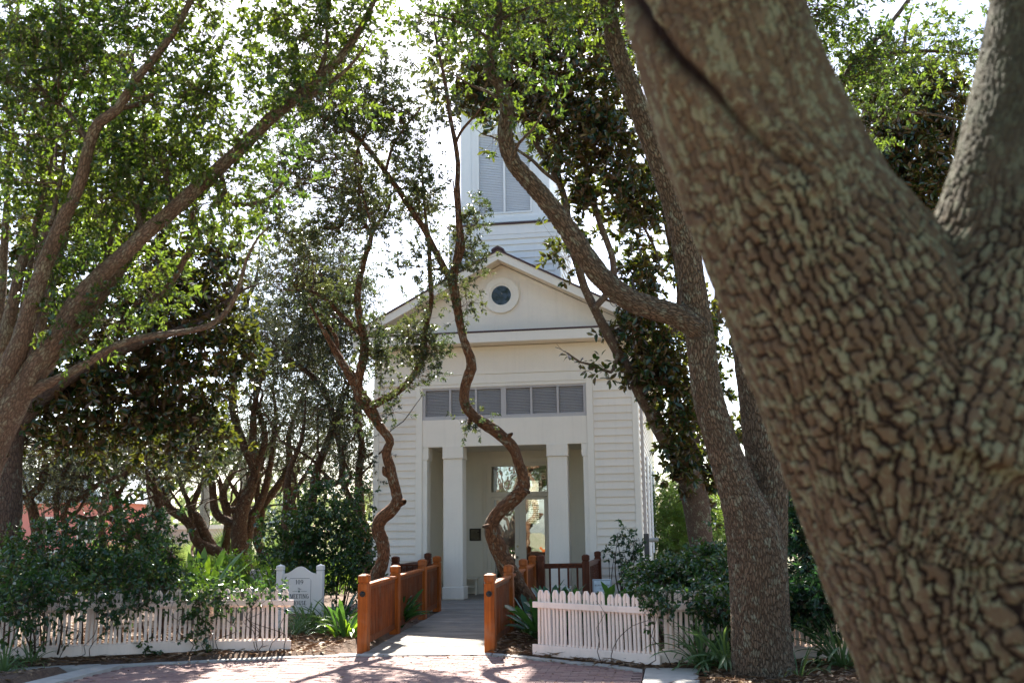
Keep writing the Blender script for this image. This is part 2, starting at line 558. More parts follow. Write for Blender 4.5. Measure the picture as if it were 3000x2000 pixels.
g = N('dune_ground')
pos = g.n('NewGeometry').outputs['Position']
c = g.mix(g.ramp(g.noise(pos, 0.15, 5, 0.6), [(0.4, 0.0), (0.62, 1.0)]), (0.36, 0.30, 0.20), (0.13, 0.15, 0.055))
c = g.mix(g.ramp(g.noise(pos, 3.0, 5, 0.7), [(0.4, 0.0), (0.7, 0.7)]), c, (0.09, 0.10, 0.04))
g.p(Base_Color=c, Roughness=0.95)
g.bump(g.noise(pos, 9.0, 5, 0.7), 0.8, 0.1)
M['ground'] = g.m
g = N('mulch')
pos = g.n('NewGeometry').outputs['Position']
c = g.mix(g.ramp(g.noise(pos, 22, 6, 0.75), [(0.35, 0.0), (0.62, 1.0)]), (0.055, 0.034, 0.024), (0.19, 0.115, 0.072))
c = g.mix(g.ramp(g.noise(pos, 1.7, 3, 0.6), [(0.45, 0.0), (0.7, 0.6)]), c, (0.21, 0.15, 0.10))
g.p(Base_Color=c, Roughness=0.95)
g.bump(g.noise(pos, 40, 6, 0.75), 1.0, 0.04)
M['mulch'] = g.m
g = N('paving_mortar')
pos = g.n('NewGeometry').outputs['Position']
bt = g.n('TexBrick', i={'Vector': pos, 'Scale': 1.0, 'Mortar Size': 0.004, 'Brick Width': 0.205, 'Row Height': 0.103,
                        'Color1': (0.34, 0.21, 0.18, 1), 'Color2': (0.27, 0.165, 0.15, 1), 'Mortar': (0.15, 0.125, 0.11, 1)})
g.p(Base_Color=bt.outputs[0], Roughness=0.9)
M['mortar'] = g.m
g = N('paver_brick')
pos = g.n('NewGeometry').outputs['Position']
r = rnd(g)
c = g.ramp(r, [(0.0, (0.20, 0.105, 0.090)), (0.35, (0.255, 0.145, 0.125)), (0.7, (0.175, 0.092, 0.085)), (1.0, (0.29, 0.185, 0.155))])
c = g.mix(g.ramp(g.noise(pos, 2.0, 5, 0.65), [(0.42, 0.0), (0.7, 0.55)]), c, (0.29, 0.22, 0.185))
c = g.mix(g.ramp(g.noise(pos, 45, 4, 0.7), [(0.45, 0.0), (0.7, 0.45)]), c, (0.13, 0.08, 0.072))
g.p(Base_Color=c, Roughness=0.85)
g.bump(g.noise(pos, 120, 4, 0.7), 0.35, 0.004)
M['brick'] = g.m

S = 900.0
go = obj('ground', mesh_np('ground', [(-S, -S, -.06), (S, -S, -.06), (S, S, -.06), (-S, S, -.06)], np.array([[0, 1, 2, 3]])), M['ground'])
tag(go, kind='structure')

# planting beds: an uneven sheet of mulch, sunk under the paving, the deck and the building
xs = np.linspace(-16, 13, 210); ys = np.linspace(-21, 13, 240)
gx, gy = np.meshgrid(xs, ys)
hz = 0.015 + 0.05 * vnoise(gx, gy, 0.9, 1) + 0.035 * vnoise(gx, gy, 3.1, 2)
hz += 0.07 * np.exp(-((gx - 1.75) ** 2 + (gy + 6.6) ** 2) / 0.8)
sink = (gy < kerb_y(gx) + 0.12) & (gx > -3.45) & (gx < 3.50)
sink |= (gx > -0.75) & (gx < 1.33) & (gy > -9.4) & (gy < 0) | (gx > -2.0) & (gx < 2.2) & (gy > -2.9) & (gy < 0)
sink |= (abs(gx) < 3.0) & (gy > 0.1)
sink |= (gx > 3.3) & (gx < 4.12) & (gy < -10.5) & (gy > -12.1)
sink |= (gx < -3.0) & (gy < kerb_y(gx) + 0.05) & (gy > kerb_y(gx) - 0.55)
hz[sink] = -0.05
iy, ix = np.meshgrid(np.arange(len(ys) - 1), np.arange(len(xs) - 1), indexing='ij')
a = (iy * len(xs) + ix).ravel()
obj_bed = obj('mulch_bed', mesh_np('mulch_bed', np.stack([gx.ravel(), gy.ravel(), hz.ravel()], 1),
              np.stack([a, a + 1, a + 1 + len(xs), a + len(xs)], 1), smooth=True), M['mulch'])
tag(obj_bed, kind='structure')


def bed_z(x, y):
    i = int(np.clip(np.searchsorted(xs, x), 1, len(xs) - 1)); j = int(np.clip(np.searchsorted(ys, y), 1, len(ys) - 1))
    return float(hz[j, i])


# brick paving
plaza = obj('brick_pavement', mesh_np('brick_pavement', [(-3.02, -30, -.012), (3.43, -30, -.012), (3.43, -9.0, -.012), (-3.02, -9.0, -.012)],
            np.array([[0, 1, 2, 3]])), M['mortar'])
tag(plaza, kind='structure')
bl, bw = 0.197, 0.0965
proto = MB().bbox(-bl / 2, bl / 2, -bw / 2, bw / 2, -0.05, 0.0, 0.004).mesh('brick')
proto.materials.append(M['brick'])
cells = []
for r_ in range(-7, 34):
    y = -9.05 - r_ * 0.1005
    for k in range(-17, 20):
        x = k * 0.201 + (0.1005 if r_ % 2 else 0)
        if not (-2.93 < x < 3.34): continue
        if y > float(kerb_y(x)) - 0.17: continue
        if -0.65 < x < 1.4 and y > -9.32: continue
        cells.append((x, y))
cells.sort(key=lambda c: (c[0] - CAM[0]) ** 2 + (c[1] - CAM[1]) ** 2)
inview = [c for c in cells if c[1] > -12.02 and abs((c[0] - 0.3)) < 3.3]
inview.sort(key=lambda c: c[1])
one = set(inview[:298])
rest = MB()
for (x, y) in cells:
    dz, rx, ry = random.uniform(-.003, .003), random.gauss(0, .008), random.gauss(0, .008)
    rz = random.gauss(0, .012)
    if (x, y) in one:
        b = bpy.data.objects.new('brick', proto)
        b.location, b.rotation_euler = (x + random.gauss(0, .001), y, dz), (rx, ry, rz)
        put(b, plaza)
    else:
        m = Matrix.Translation((x, y, dz)) @ Matrix.Rotation(rz, 4, 'Z') @ Matrix.Rotation(rx, 4, 'X') @ Matrix.Rotation(ry, 4, 'Y')
        h = 0.0012
        vv = [m @ Vector(p) for p in ((-bl/2, -bw/2, -.05), (bl/2, -bw/2, -.05), (bl/2, bw/2, -.05), (-bl/2, bw/2, -.05),
                                      (-bl/2, -bw/2, -.004), (bl/2, -bw/2, -.004), (bl/2, bw/2, -.004), (-bl/2, bw/2, -.004),
                                      (-bl/2+.004, -bw/2+.004, 0), (bl/2-.004, -bw/2+.004, 0), (bl/2-.004, bw/2-.004, 0), (-bl/2+.004, bw/2-.004, 0))]
        rest.add(vv, [(0, 1, 5, 4), (1, 2, 6, 5), (2, 3, 7, 6), (3, 0, 4, 7), (4, 5, 9, 8), (5, 6, 10, 9), (6, 7, 11, 10), (7, 4, 8, 11), (8, 9, 10, 11)])
tag(rest.build('remaining_bricks', M['brick'], plaza), kind='stuff')

# concrete kerb along the beds, in cast lengths
kb = bpy.data.objects.new('kerb', None); COL.objects.link(kb); tag(kb, kind='structure')
kx = np.linspace(-3.3, 3.42, 58)
seg = [(-3.3, -0.62), (-0.60, 1.38), (1.40, 3.42)]
for (a0, a1) in seg:
    mb = MB(); pts = np.linspace(a0, a1, 18)
    v = []
    for x in pts:
        y = float(kerb_y(x))
        v += [(x, y - .14, -.05), (x, y - .14, .012), (x, y, .018), (x, y, -.05)]
    f = []
    for i in range(len(pts) - 1):
        for k in range(3): f.append((4 * i + k, 4 * i + 4 + k, 4 * i + 5 + k, 4 * i + 1 + k))
    f += [(0, 1, 2, 3), (len(v) - 1, len(v) - 2, len(v) - 3, len(v) - 4)]
    mb.add(v, f).build('kerb_length', M['concrete'], kb)
MB().prism([(-3.34, -10.72), (-3.03, -10.72), (-2.92, -14.2), (-3.30, -14.2)], -.05, .03, 'z').build('kerb_length', M['concrete'], kb)
w = [(-9.0, -12.75), (-6.2, -11.72), (-3.36, -10.66), (-3.36, -10.98), (-6.2, -12.05), (-9.0, -13.1)]
MB().prism(w[::-1], -.05, .032, 'z').build('kerb_length', M['concrete'], kb)
sl = MB().bbox(3.455, 4.05, -12.0, -10.63, -.05, .035, .01).build('paving_slab', M['concrete'])
tag(sl, kind='structure')

# ------------------------------------------------------------------ the meeting house
HW, HL = 3.1156, 18.0
H = thing('meeting_house', 'white clapboard meeting house with pillared porch, pedimented gable and square louvred tower', 'building')


def part(name, mat, x0, x1, y0, y1, z0, z1, parent=None, b=0.004):
    mb = MB()
    (mb.bbox(x0, x1, y0, y1, z0, z1, b) if b else mb.box(x0, x1, y0, y1, z0, z1))
    return mb.build(name, M[mat], parent or H)


# carcass of the walls
part('wall', 'white', -HW + .04, -1.95, .03, .25, -.05, 6.0, b=0)
part('wall', 'white', 1.95, HW - .04, .03, .25, -.05, 6.0, b=0)
lw = part('wall', 'white', -HW + .04, -HW + .24, .25, HL - .2, -.05, 6.0, b=0)
rw = part('wall', 'white', HW - .24, HW - .04, .25, HL - .2, -.05, 6.0, b=0)
# back wall with its window opening
bw_ = MB()
wx0, wx1, wz0, wz1 = -2.08, -1.60, 1.9, 3.66
bw_.box(-HW + .04, wx0, HL - .2, HL, -.05, 6.0).box(wx1, HW - .04, HL - .2, HL, -.05, 6.0)
bw_.box(wx0, wx1, HL - .2, HL, -.05, wz0).box(wx0, wx1, HL - .2, HL, wz1, 6.0)
bw_.build('rear_wall', M['inner'], H)
rwin = bpy.data.objects.new('rear_window', None); put(rwin, H)
for k in range(22):
    z = wz0 + .04 + k * (wz1 - wz0) / 22
    MB().prism([(HL - .15, z), (HL - .11, z + .03), (HL - .107, z + .026), (HL - .147, z - .004)], wx0, wx1, 'x').build('blind_slat', M['white_trim'], rwin)
MB().box(-2.85, 2.85, 2.5, HL - .2, -.02, .02).build('inner_floor', M['inner'], H)
MB().box(-2.85, 2.85, 2.5, HL - .2, 3.9, 3.95).build('inner_ceiling', M['inner'], H)

# corner boards and trims of the front
part('corner_board', 'white_trim', -HW, -2.985, -.012, .12, 0, 5.02)
part('corner_board', 'white_trim', 2.985, HW, -.012, .12, 0, 5.02)
part('corner_board', 'white_trim', HW - .10, HW + .012, .1205, .26, 0, 5.9)
part('trim_board', 'white_trim', -2.08, -1.93, -.014, .1, .1, 5.02)
part('trim_board', 'white_trim', 1.95, 2.095, -.014, .1, .1, 5.02)


def clap(x0, x1, z0, z1, n, y, parent, mat, step):
    """lapped boards on a wall that faces -y; one mesh shared by all"""
    L = x1 - x0
    m = MB()
    m.prism([(-.030, 0.0), (-.030, .008), (-.004, step + .012), (.02, step + .012), (.02, 0.0)], -L / 2, L / 2, 'x')
    me = m.mesh('clapboard'); me.materials.append(mat)
    for k in range(n):
        o = bpy.data.objects.new('clapboard', me)
        o.location = ((x0 + x1) / 2, y + random.gauss(0, .0008), z0 + k * step)
        o.rotation_euler = (0, random.gauss(0, .0007), 0)
        put(o, parent)


ST = 0.1725
clap(-2.983, -2.082, .10, 0, 28, .025, H, M['white'], ST)
clap(2.097, 2.983, .10, 0, 28, .025, H, M['white'], ST)
# right side wall: boards along y
m = MB(); m.prism([(.030, 0.0), (.030, .008), (.004, ST + .012), (-.02, ST + .012), (-.02, 0.0)][::-1], .262, HL, 'y')
sme = m.mesh('clapboard'); sme.materials.append(M['white'])
for k in range(33):
    o = bpy.data.objects.new('clapboard', sme)
    o.location = (HW - .03, 0, .10 + k * ST)
    put(o, H)
m = MB(); m.prism([(-.030, 0.0), (-.030, .008), (-.004, ST + .012), (.02, ST + .012), (.02, 0.0)], .1, HL, 'y')
sml = m.mesh('clapboard'); sml.materials.append(M['white'])
for k in range(33):
    o = bpy.data.objects.new('clapboard', sml)
    o.location = (-HW + .03, 0, .10 + k * ST)
    put(o, H)
# side shutters, seen edge-on from the front
for yy in (1.6, 5.2, 8.8, 12.4):
    sh = part('shutter', 'tower', HW + .005, HW + .05, yy, yy + .75, .9, 3.6)
part('downspout', 'louver', HW + .02, HW + .09, .62, .70, .2, 5.9)
part('plinth', 'concrete', -HW + .02, -1.95, .005, .2, -.06, .095, b=0)
part('plinth', 'concrete', 1.95, HW - .02, .005, .2, -.06, .095, b=0)

# frieze boards
part('frieze_board', 'white_trim', -HW, HW, -.016, .14, 5.022, 5.235)
part('frieze_moulding', 'white_trim', -HW - .004, HW + .004, -.034, .10, 5.237, 5.262)
part('frieze_board', 'white', -HW + .004, HW - .004, -.010, .14, 5.263, 5.90)
# cornice of the pediment
part('cornice', 'white_trim', -3.50, 3.50, -.46, .16, 5.915, 6.145)
part('flashing', 'roof', -3.52, 3.52, -.475, .02, 6.147, 6.185)
part('side_cornice', 'white_trim', HW + .005, 3.48, .165, HL, 5.90, 6.10)
part('side_cornice', 'white_trim', -3.48, -HW - .005, .165, HL, 5.90, 6.10)

# tympanum with its round window
SL = .524
pk = 8.12
mb = MB().prism([(-3.25, 6.16), (3.25, 6.16), (0, 6.16 + 3.25 * SL)], -.03, .10, 'y')
tym = mb.build('tympanum', M['white'], H)
rwn = MB().ring((0, 7.11), .285, .425, -.075, -.028, 64).build('round_window', M['white_trim'], H)
MB().ring((0, 7.11), .235, .283, -.060, -.0285, 64).build('window_frame', M['white_trim'], rwn)
MB().ring((0, 7.11), 0.0, .2345, -.042, -.034, 64).build('pane', M['dark'], rwn)
MB().ring((0, 7.11), .421, .432, -.082, -.0275, 64).build('bead', M['white_trim'], rwn)
# rakes and roof
for s in (-1, 1):
    def q(x, z): return (s * x, z)
    poly = [q(0, pk - .035), q(3.52, pk - .035 - 3.52 * SL), q(3.52, pk - .235 - 3.52 * SL), q(0, pk - .235)]
    if s > 0: poly = poly[::-1]
    MB().prism(poly, -.46, -.40, 'y').build('rake_board', M['white_trim'], H)
    poly = [q(0, pk - .20), q(3.50, pk - .20 - 3.50 * SL), q(3.50, pk - .236 - 3.50 * SL), q(0, pk - .236)]
    if s > 0: poly = poly[::-1]
    MB().prism(poly, -.399, .02, 'y').build('soffit', M['white_trim'], H)
    poly = [q(0, pk + .012), q(3.56, pk + .012 - 3.56 * SL), q(3.56, pk - .034 - 3.56 * SL), q(0, pk - .034)]
    if s > 0: poly = poly[::-1]
    rf = MB().prism(poly, -.49, HL + .3, 'y').build('roof', M['roof'], H)
MB().prism([(-.15, pk - .045), (-.15, pk + .0), (-.10, pk + .035), (0, pk + .085), (.10, pk + .035), (.15, pk), (.15, pk - .045), (0, pk + .02)][::-1], -.505, .36, 'y').build('ridge_cap', M['roof'], H)

# louvre band over the porch
zl0, zl1 = 4.2, 4.94
fr = MB()
fr.box(-1.928, 1.948, .02, .14, zl0, zl0 + .075).box(-1.928, 1.948, .02, .14, zl1 - .045, zl1)
fr.box(-1.928, -1.86, .0205, .14, zl0 + .075, zl1 - .045).box(1.88, 1.948, .0205, .14, zl0 + .075, zl1 - .045)
edges = [-1.86]
pw = (1.88 + 1.86 - .12 - 4 * .05) / 6
x = -1.86; panels = []
for k in range(6):
    panels.append((x, x + pw)); x += pw
    gap = .12 if k == 2 else .05
    if k < 5:
        fr.box(x, x + gap, .03, .13, zl0 + .075, zl1 - .045); x += gap
fr.build('louvre_frame', M['louver'], H)
MB().box(-1.86, 1.88, .145, .16, zl0, zl1).build('louvre_backing', M['dark'], H)
def slat_mesh(L, h, dp=.047):
    m = MB().prism([(0, 0), (.002, .006), (dp - .002, .006 + h), (dp + .002, h - .003)], -L / 2, L / 2, 'x')
    return m.mesh('slat')
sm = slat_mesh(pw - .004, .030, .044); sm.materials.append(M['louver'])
for (a0, a1) in panels:
    lp = bpy.data.objects.new('louvre_panel', None); lp.location = ((a0 + a1) / 2, .05, zl0 + .08); put(lp, H)
    for k in range(17):
        o = bpy.data.objects.new('slat', sm)
        o.location = ((a0 + a1) / 2, .055, zl0 + .082 + k * .0357)
        put(o, lp)
part('lintel_board', 'white', -1.928, 1.948, .004, .30, 3.56, 4.198)
part('head_board', 'white_trim', -1.928, 1.948, -.004, .12, 4.942, 5.02)

# porch: side walls, ceiling, back wall, floor
part('porch_wall', 'porch', -2.05, -1.95, .251, 2.2, .0, 3.7, b=0)
part('porch_wall', 'porch', 1.97, 2.07, .251, 2.2, .0, 3.7, b=0)
part('porch_ceiling', 'porch', -2.0, 2.0, .30, 2.2, 3.60, 3.66, b=0)
bk = MB()
bk.box(-2.0, -.80, 2.2, 2.4, 0, 3.66).box(.80, 2.0, 2.2, 2.4, 0, 3.66).box(-.80, .80, 2.2, 2.4, 3.30, 3.66)
bk.build('porch_back_wall', M['porch'], H)
part('porch_floor', 'deck', -1.95, 1.97, -.25, 2.2, .02, .098, b=0)
# pilasters at the jambs
for (x0, x1) in ((-1.929, -1.82), (1.84, 1.949)):
    p_ = part('pilaster', 'white_trim', x0, x1, .02, .40, .10, 3.27)
    part('capital', 'white_trim', x0 - (.0 if x0 < 0 else .035), x1 + (.035 if x0 < 0 else 0), .012, .42, 3.30, 3.558, p_)
    part('necking', 'white_trim', x0 - (.0 if x0 < 0 else .025), x1 + (.025 if x0 < 0 else 0), .006, .43, 3.271, 3.299, p_)
# columns
for (x0, x1) in ((-1.417, -.967), (1.023, 1.474)):
    c_ = part('column', 'white', x0, x1, -.015, .42, .40, 3.28, None, .008)
    part('column_base', 'white', x0 - .027, x1 + .027, -.045, .45, .099, .398, c_, .02)
    part('capital', 'white', x0 - .018, x1 + .018, -.03, .436, 3.312, 3.557, c_, .004)
    part('necking', 'white', x0 - .032, x1 + .032, -.047, .45, 3.281, 3.311, c_, .012)

# double door with transom
dr = MB()
dr.box(-.80, -.70, 2.17, 2.36, .1, 3.30).box(.72, .80, 2.17, 2.36, .1, 3.30).box(-.70, .72, 2.172, 2.36, 3.22, 3.30)
dr.box(-.70, .72, 2.172, 2.36, 2.46, 2.58)
dr.build('door_frame', M['porch'], H)
part('door_casing', 'porch', -.90, -.802, 2.15, 2.199, .1, 3.30)
part('door_casing', 'porch', .802, .90, 2.15, 2.199, .1, 3.30)
part('door_casing', 'porch', -.90, .90, 2.145, 2.199, 3.302, 3.42)
part('transom_pane', 'glass', -.69, .71, 2.24, 2.246, 2.585, 3.215, b=0)
for (x0, x1, kx_) in ((-.695, .008, -.03), (.012, .715, 0)):
    d = MB()
    d.box(x0, x0 + .075, 2.20, 2.25, .11, 2.455).box(x1 - .115 if kx_ else x1 - .075, x1, 2.20, 2.25, .11, 2.455)
    if not kx_: d.box(x0 + .075, x0 + .16, 2.2005, 2.2505, .11, 2.455)
    d.box(x0 + .075, x1 - .075, 2.201, 2.249, 2.385, 2.455).box(x0 + .075, x1 - .075, 2.201, 2.249, .11, .46)
    dd = d.build('door', M['porch'], H)
    MB().box(x0 + .07, x1 - .07, 2.222, 2.228, .455, 2.39).build('pane', M['glass'], dd)
    if kx_:
        MB().cyl((-.045, 2.20, .98), (-.045, 2.14, .98), .022, .022).ball((-.045, 2.12, .98), .034).build('knob', M['brass'], dd, True)
        MB().cyl((-.045, 2.20, 1.24), (-.045, 2.18, 1.24), .032, .028).build('lock', M['brass'], dd)
MB().bbox(-1.255, -.965, 2.165, 2.198, 1.39, 1.69, .006).build('plaque', M['plaque'], H)
pl = MB()
for k in range(9):
    pl.box(-1.225, -1.225 + random.uniform(.16, .235), 2.161, 2.164, 1.415 + k * .029, 1.422 + k * .029)
pl.build('plaque_lettering', M['brass'], H)
gl = MB().ball((.42, 6.5, 3.62), .13).build('ceiling_lamp', M['lamp'], H, True)
MB().cyl((.42, 6.5, 3.74), (.42, 6.5, 3.9), .05).build('lamp_stem', M['brass'], gl)

# bench in the porch
bn = thing('porch_bench', 'small white wooden bench against the porch back wall beside the door', 'bench', (-1.35, 1.9, .1))
bp = lambda n, *a: MB().bbox(*a).build(n, M['porch'], bn)
bp('seat', -1.75, -.96, 1.72, 2.08, .47, .51)
for xx in (-1.66, -1.02):
    MB().prism([(1.73, .10), (1.78, .10), (1.84, .468), (1.79, .468)], xx - .02, xx + .02, 'x').build('leg', M['porch'], bn)
    MB().prism([(2.02, .10), (2.07, .10), (2.01, .468), (1.96, .468)], xx - .0195, xx + .0195, 'x').build('leg', M['porch'], bn)
bp('stretcher', -1.64, -1.04, 1.885, 1.91, .26, .31)

# tower
T = bpy.data.objects.new('tower', None); T.location = (0, 1.8, 7.5); put(T, H)
tw, ty0, ty1 = 1.37, .40, 3.15
MB().box(-tw + .03, tw - .03, ty0 + .03, ty1 - .03, 6.6, 9.0).build('tower_wall', M['tower'], T)
for sx in (-1, 1):
    a0, a1 = sorted((sx * tw, sx * (tw - .125)))
    part('corner_board', 'tower', a0, a1, ty0 - .012, ty0 + .1, 7.0, 8.618, T)
    a0, a1 = sorted((sx * (tw + .012), sx * (tw - .08)))
    part('corner_board', 'tower', a0, a1, ty0 + .101, ty0 + .24, 6.6, 8.618, T)
clap(-tw + .127, tw - .127, 6.90, 0, 10, ty0 + .02, T, M['tower'], .1755)
m = MB(); m.prism([(.030, 0.0), (.030, .008), (.004, .187), (-.02, .187), (-.02, 0.0)][::-1], ty0 + .242, ty1, 'y')
tme = m.mesh('clapboard'); tme.materials.append(M['tower'])
for k in range(12):
    o = bpy.data.objects.new('clapboard', tme); o.location = (tw - .025, 0, 6.55 + k * .1755); put(o, T)
part('frieze_board', 'tower', -tw - .004, tw + .004, ty0 - .02, ty1, 8.62, 8.735, T)
part('frieze_board', 'tower', -tw - .010, tw + .010, ty0 - .028, ty1, 8.737, 8.985, T)
part('flashing', 'roof', -tw - .06, tw + .06, ty0 - .075, ty1 + .05, 8.987, 9.022, T)
uw, uy0, uy1 = 1.12, .65, 2.9
# sloped lead ledge
lv = [(-tw - .04, ty0 - .055, 9.023), (tw + .04, ty0 - .055, 9.023), (tw + .04, ty1 + .03, 9.023), (-tw - .04, ty1 + .03, 9.023),
      (-uw, uy0, 9.13), (uw, uy0, 9.13), (uw, uy1, 9.13), (-uw, uy1, 9.13)]
MB().add(lv, [(0, 1, 5, 4), (1, 2, 6, 5), (2, 3, 7, 6), (3, 0, 4, 7), (4, 5, 6, 7)]).build('lead_ledge', M['lead'], T)
TOPZ = 12.35
ub = MB()
ub.box(-uw + .02, -.68, uy0 + .02, uy0 + .12, 9.1, TOPZ).box(.66, uw - .02, uy0 + .02, uy0 + .12, 9.1, TOPZ)
ub.box(-.68, .66, uy0 + .02, uy0 + .12, 9.1, 9.36).box(-.68, .66, uy0 + .02, uy0 + .12, 11.52, TOPZ)
ub.box(-uw + .02, -uw + .12, uy0 + .12, uy1, 9.1, TOPZ).box(uw - .12, uw - .02, uy0 + .12, uy1, 9.1, TOPZ)
ub.box(-uw + .12, uw - .12, uy1 - .1, uy1, 9.1, TOPZ)
ub.build('belfry_wall', M['tower'], T)
part('base_board', 'tower', -uw - .03, uw + .03, uy0 - .03, uy1, 9.132, 9.255, T)
part('base_moulding', 'tower', -uw - .015, uw + .015, uy0 - .015, uy1, 9.257, 9.30, T)
for sx in (-1, 1):
    a0, a1 = sorted((sx * uw, sx * (uw - .26)))
    part('belfry_pilaster', 'tower', a0, a1, uy0 - .004, uy0 + .1, 9.302, TOPZ - .002, T)
    a0, a1 = sorted((sx * (uw + .004), sx * (uw - .1)))
    part('belfry_pilaster', 'tower', a0, a1, uy0 + .101, uy0 + .36, 9.302, TOPZ - .002, T)
    part('belfry_pilaster', 'tower', a0, a1, uy1 - .34, uy1 + .004, 9.302, TOPZ - .002, T)
fr = MB()
fr.box(-.705, -.655, uy0 - .008, uy0 + .1, 9.36, 11.52).box(.635, .685, uy0 - .008, uy0 + .1, 9.36, 11.52)
fr.box(-.655, .635, uy0 - .006, uy0 + .1, 11.46, 11.52).box(-.655, .635, uy0 - .006, uy0 + .1, 9.36, 9.40).box(-.035, .015, uy0 - .0065, uy0 + .1, 9.40, 11.46)
fr.build('belfry_frame', M['tower'], T)
MB().box(-.655, .635, uy0 + .122, uy0 + .13, 9.36, 11.52).build('louvre_backing', M['louver'], T)
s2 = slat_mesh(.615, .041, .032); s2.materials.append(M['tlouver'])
for cx_ in (-.345, .325):
    for k in range(47):
        o = bpy.data.objects.new('slat', s2); o.location = (cx_, uy0 + .03, 9.402 + k * .0437); put(o, T)
part('belfry_cornice', 'tower', -uw - .12, uw + .12, uy0 - .12, uy1 + .12, TOPZ, TOPZ + .22, T)
MB().add([(-uw - .2, uy0 - .2, TOPZ + .222), (uw + .2, uy0 - .2, TOPZ + .222), (uw + .2, uy1 + .2, TOPZ + .222), (-uw - .2, uy1 + .2, TOPZ + .222), (0, 1.775, TOPZ + 1.0)],
         [(0, 3, 2, 1), (0, 1, 4), (1, 2, 4), (2, 3, 4), (3, 0, 4)]).build('tower_roof', M['roof'], T)

# ------------------------------------------------------------------ boardwalk and its rails
def deck_z(y): return float(np.interp(y, [-9.3, -2.5], [.012, .095]))


bwk = bpy.data.objects.new('boardwalk', None); COL.objects.link(bwk); tag(bwk, kind='structure')
LXY = [(-.45, -9.0), (-.60, -6.9), (-.74, -4.6), (-.84, -3.05)]
RXY = [(1.34, -9.05), (1.26, -7.0), (1.17, -4.9), (1.09, -3.15)]
pm = {}
y = -9.30; k = 0
while y < -.27:
    xl = float(np.interp(y, [p[1] for p in LXY], [p[0] for p in LXY])) + .06
    xr = float(np.interp(y, [p[1] for p in RXY], [p[0] for p in RXY])) - .06
    if y > -3.0: xl, xr = -1.92, 2.12
    z = deck_z(y)
    o = MB().bbox(xl - random.uniform(0, .01), xr + random.uniform(0, .01), 0, .1315, -.035, 0, .006).build('plank', M['deck'])
    COL.objects.unlink(o)
    o.location = (0, y, z + random.gauss(0, .001)); o.rotation_euler = (random.gauss(0, .004) + .009, 0, 0)
    put(o, bwk)
    y += .1420; k += 1
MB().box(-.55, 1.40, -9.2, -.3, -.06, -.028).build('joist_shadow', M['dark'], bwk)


def post_mesh():
    w = .072
    m = MB().bbox(-w, w, -w, w, 0, .935, .006)
    return m.mesh('post')


def cap_mesh():
    w = .072
    m = MB()
    m.bbox(-w, w, -w, w, .957, 1.045, .006)
    m.box(-w + .012, w - .012, -w + .012, w - .012, .934, .958)
    m.add([(-w, -w, 1.0452), (w, -w, 1.0452), (w, w, 1.0452), (-w, w, 1.0452), (-.03, -.03, 1.068), (.03, -.03, 1.068), (.03, .03, 1.068), (-.03, .03, 1.068)],
          [(0, 1, 5, 4), (1, 2, 6, 5), (2, 3, 7, 6), (3, 0, 4, 7), (4, 5, 6, 7)])
    return m.mesh('post_cap')


PM, CM = post_mesh(), cap_mesh()
for me in (PM, CM): me.materials.append(M['rail'])
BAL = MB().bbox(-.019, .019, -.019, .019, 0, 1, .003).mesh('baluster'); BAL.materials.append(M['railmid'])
PMS = {'rail': (PM, CM, BAL), 'raildark': tuple(m_.copy() for m_ in (PM, CM, BAL))}
for m_ in PMS['raildark']: m_.materials.clear(); m_.materials.append(M['raildark'])


def railing(name, label, pts, lamp_first=True, sp=.108, mt='rail'):
    """posts at pts, rails and balusters between consecutive posts"""
    t = thing(name, label, 'railing', (pts[0][0], pts[0][1], 0), 'boardwalk railings')
    for i, (x, y) in enumerate(pts):
        z = deck_z(y) - .01 if y > -8 else -.02
        a = math.atan2(0.16, 2)
        po = bpy.data.objects.new('post', PMS[mt][0]); po.location = (x, y, z); put(po, t)
        ca = bpy.data.objects.new('post_cap', PMS[mt][1]); ca.location = (x, y, z); put(ca, po)
        if i == 0 and lamp_first:
            l = MB()
            l.ring((x, z + .80), .0, .040, y - .086, y - .0725, 20)
            ln = l.build('step_light', M['black'], po)
            MB().ball((x, y - .082, z + .805), .029, 14, 9).build('lens', M['black'], ln, True)
        if i + 1 < len(pts):
            x2, y2 = pts[i + 1]
            z2 = deck_z(y2)
            p0, p1 = Vector((x, y, deck_z(y))), Vector((x2, y2, z2))
            d = p1 - p0; L = d.length; u = d.normalized()
            rz = math.atan2(d.y, d.x); ry = -math.asin(u.z)
            for (nm, h0, h1, wd) in (('top_rail', .855, .895, .052), ('under_rail', .80, .854, .019), ('bottom_rail', .075, .165, .019)):
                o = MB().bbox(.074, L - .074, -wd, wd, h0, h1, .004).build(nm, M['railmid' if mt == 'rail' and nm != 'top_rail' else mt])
                COL.objects.unlink(o)
                o.location = p0; o.rotation_euler = (0, ry, rz); put(o, t)
            n = int((L - .16) / sp)
            for k in range(n):
                q_ = p0 + u * (.08 + (k + .5) * (L - .16) / n)
                o = bpy.data.objects.new('baluster', PMS[mt][2])
                o.location = (q_.x, q_.y, q_.z + .14); o.rotation_euler = (0, 0, rz); o.scale = (1, 1, .67); put(o, t)
    return t


